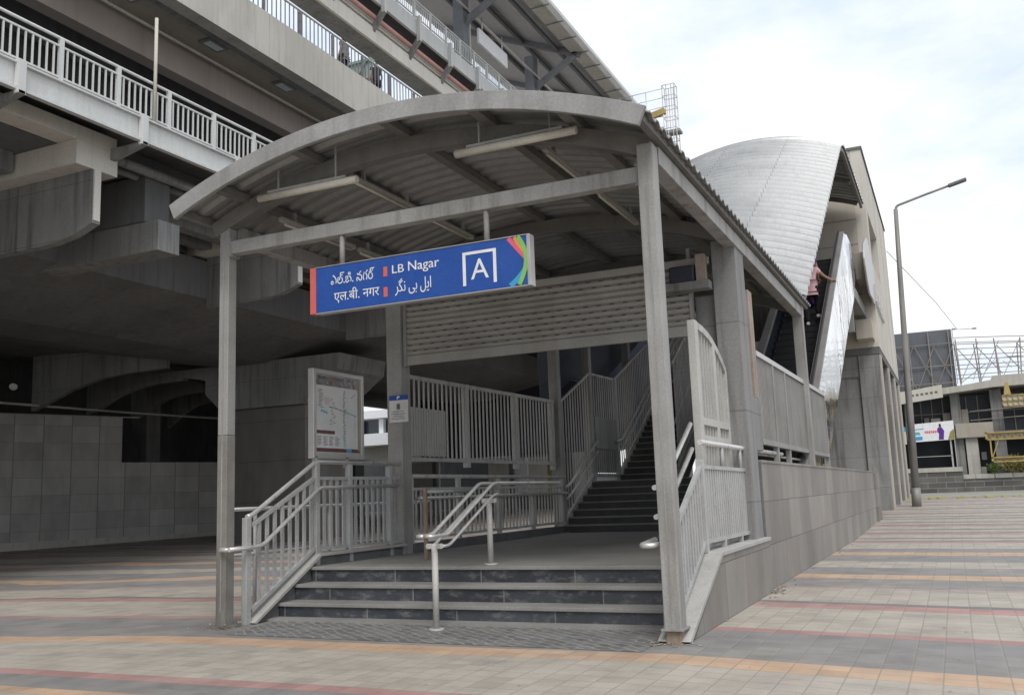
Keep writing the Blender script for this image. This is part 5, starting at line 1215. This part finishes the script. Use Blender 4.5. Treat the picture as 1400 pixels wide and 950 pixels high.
for z0, z1, x0 in ((4.25, 4.85, 2.35), (2.6, 3.0, 2.6)):
    q = MB(); q.box((x0, 79.4, z1 - .09), (13, 79.6, z1)); q.box((x0, 79.4, z0), (13, 79.6, z0 + .09)); q.box((x0, 79.4, z0), (x0 + .12, 79.6, z1))
    for x in frange(x0, 12.5, .5): q.bar((x, 79.5, z0 + .05), (x + .25, 79.5, z1 - .05), .05, .05); q.bar((x + .25, 79.5, z1 - .05), (x + .5, 79.5, z0 + .05), .05, .05)
    q.build('lattice_beam', 'yellow', yg); MB().box((x0 + .05, 79.65, z0 + .05), (13, 79.7, z1 - .05)).build('backing', 'umber', yg)
MB().bar((2.7, 79.5, 3.0), (3.2, 79.5, 4.25), .07, .07).build('brace', 'yellow', yg)
for x in (2.65, 5.2, 8): MB().box((x - .05, 79.45, .5 if x > 3 else 2.9), (x + .05, 79.55, 4.3)).build('leg', 'yellow', yg)
yb_ = thing('yellow_basket', (4.6, 79.8, 6.6), 'yellow barred basket hung at roof level of the concrete shell', 'basket')
q = MB()
for z in (6.7, 7.1, 7.5): q.box((3.75, 79.6, z), (7, 79.7, z + .08))
for x in frange(3.75, 7, .35): q.box((x, 79.6, 6.7), (x + .06, 79.7, 7.55))
q.prism([(3.9, 7.55), (4.4, 7.55), (4.25, 8.5), (4.05, 8.5)], 'Y', 79.6, 79.8); q.build('bars', 'yellow', yb_); MB().box((3.8, 79.72, 6.7), (7, 80.3, 7.5)).build('tray', 'cream', yb_)
# planting
def bush(name, loc, rad, n, label, mt, lm=.16, seed=1):
    random.seed(seed); t = thing(name, loc, label, 'plant', 'shrubs on the concrete ledge'); q = MB(); st_ = MB()
    for i in range(9):
        d = Vector((random.uniform(-1, 1), random.uniform(-.6, .6), random.uniform(.3, 1))).normalized()
        st_.tube([Vector(loc), Vector(loc) + Vector((d.x*rad[0], d.y*rad[1], d.z*rad[2]))*.8], [.03, .01], 5)
    for i in range(n):
        d = Vector((random.gauss(0, 1), random.gauss(0, 1), random.gauss(0, 1))).normalized()*random.uniform(.35, 1)
        p = Vector(loc) + Vector((d.x*rad[0], d.y*rad[1], max(0.02, rad[2]*.5 + d.z*rad[2]*.5)))
        a = Vector((random.uniform(-1, 1), random.uniform(-1, 1), random.uniform(-.3, 1))).normalized(); b = a.orthogonal().normalized(); s_ = random.uniform(.5, 1.2)*lm
        q.add([p, p + a*s_*.5 + b*s_*.25, p + a*s_, p + a*s_*.5 - b*s_*.25], [(0, 1, 2, 3)])
    st_.build('stems', 'umber', t); q.build('foliage', mt, t)
bush('shrub', (2.7, 80.55, 1.8), (.55, .3, .8), 420, 'small dark green shrub at the left end of the ledge', 'leaf', .2, 1)
bush('shrub', (4.1, 80.6, 1.8), (1.1, .35, 1.3), 900, 'larger yellow-green shrub on the ledge under the gantry', 'leafy', .22, 2)
bush('shrub', (5.9, 80.6, 1.8), (1.0, .35, 1.1), 700, 'green shrub on the ledge at the right edge of the photo', 'leaf', .22, 3)
wr = tag(MB().tube([(-2.3, 57.0, 14.5), (0.0, 70, 13.4), (1.3, 83.4, 13.4)], .02, 5).build('overhead_wire', 'greyfab'), 'thin overhead wire from the landing building to the roof lattice', 'wire')
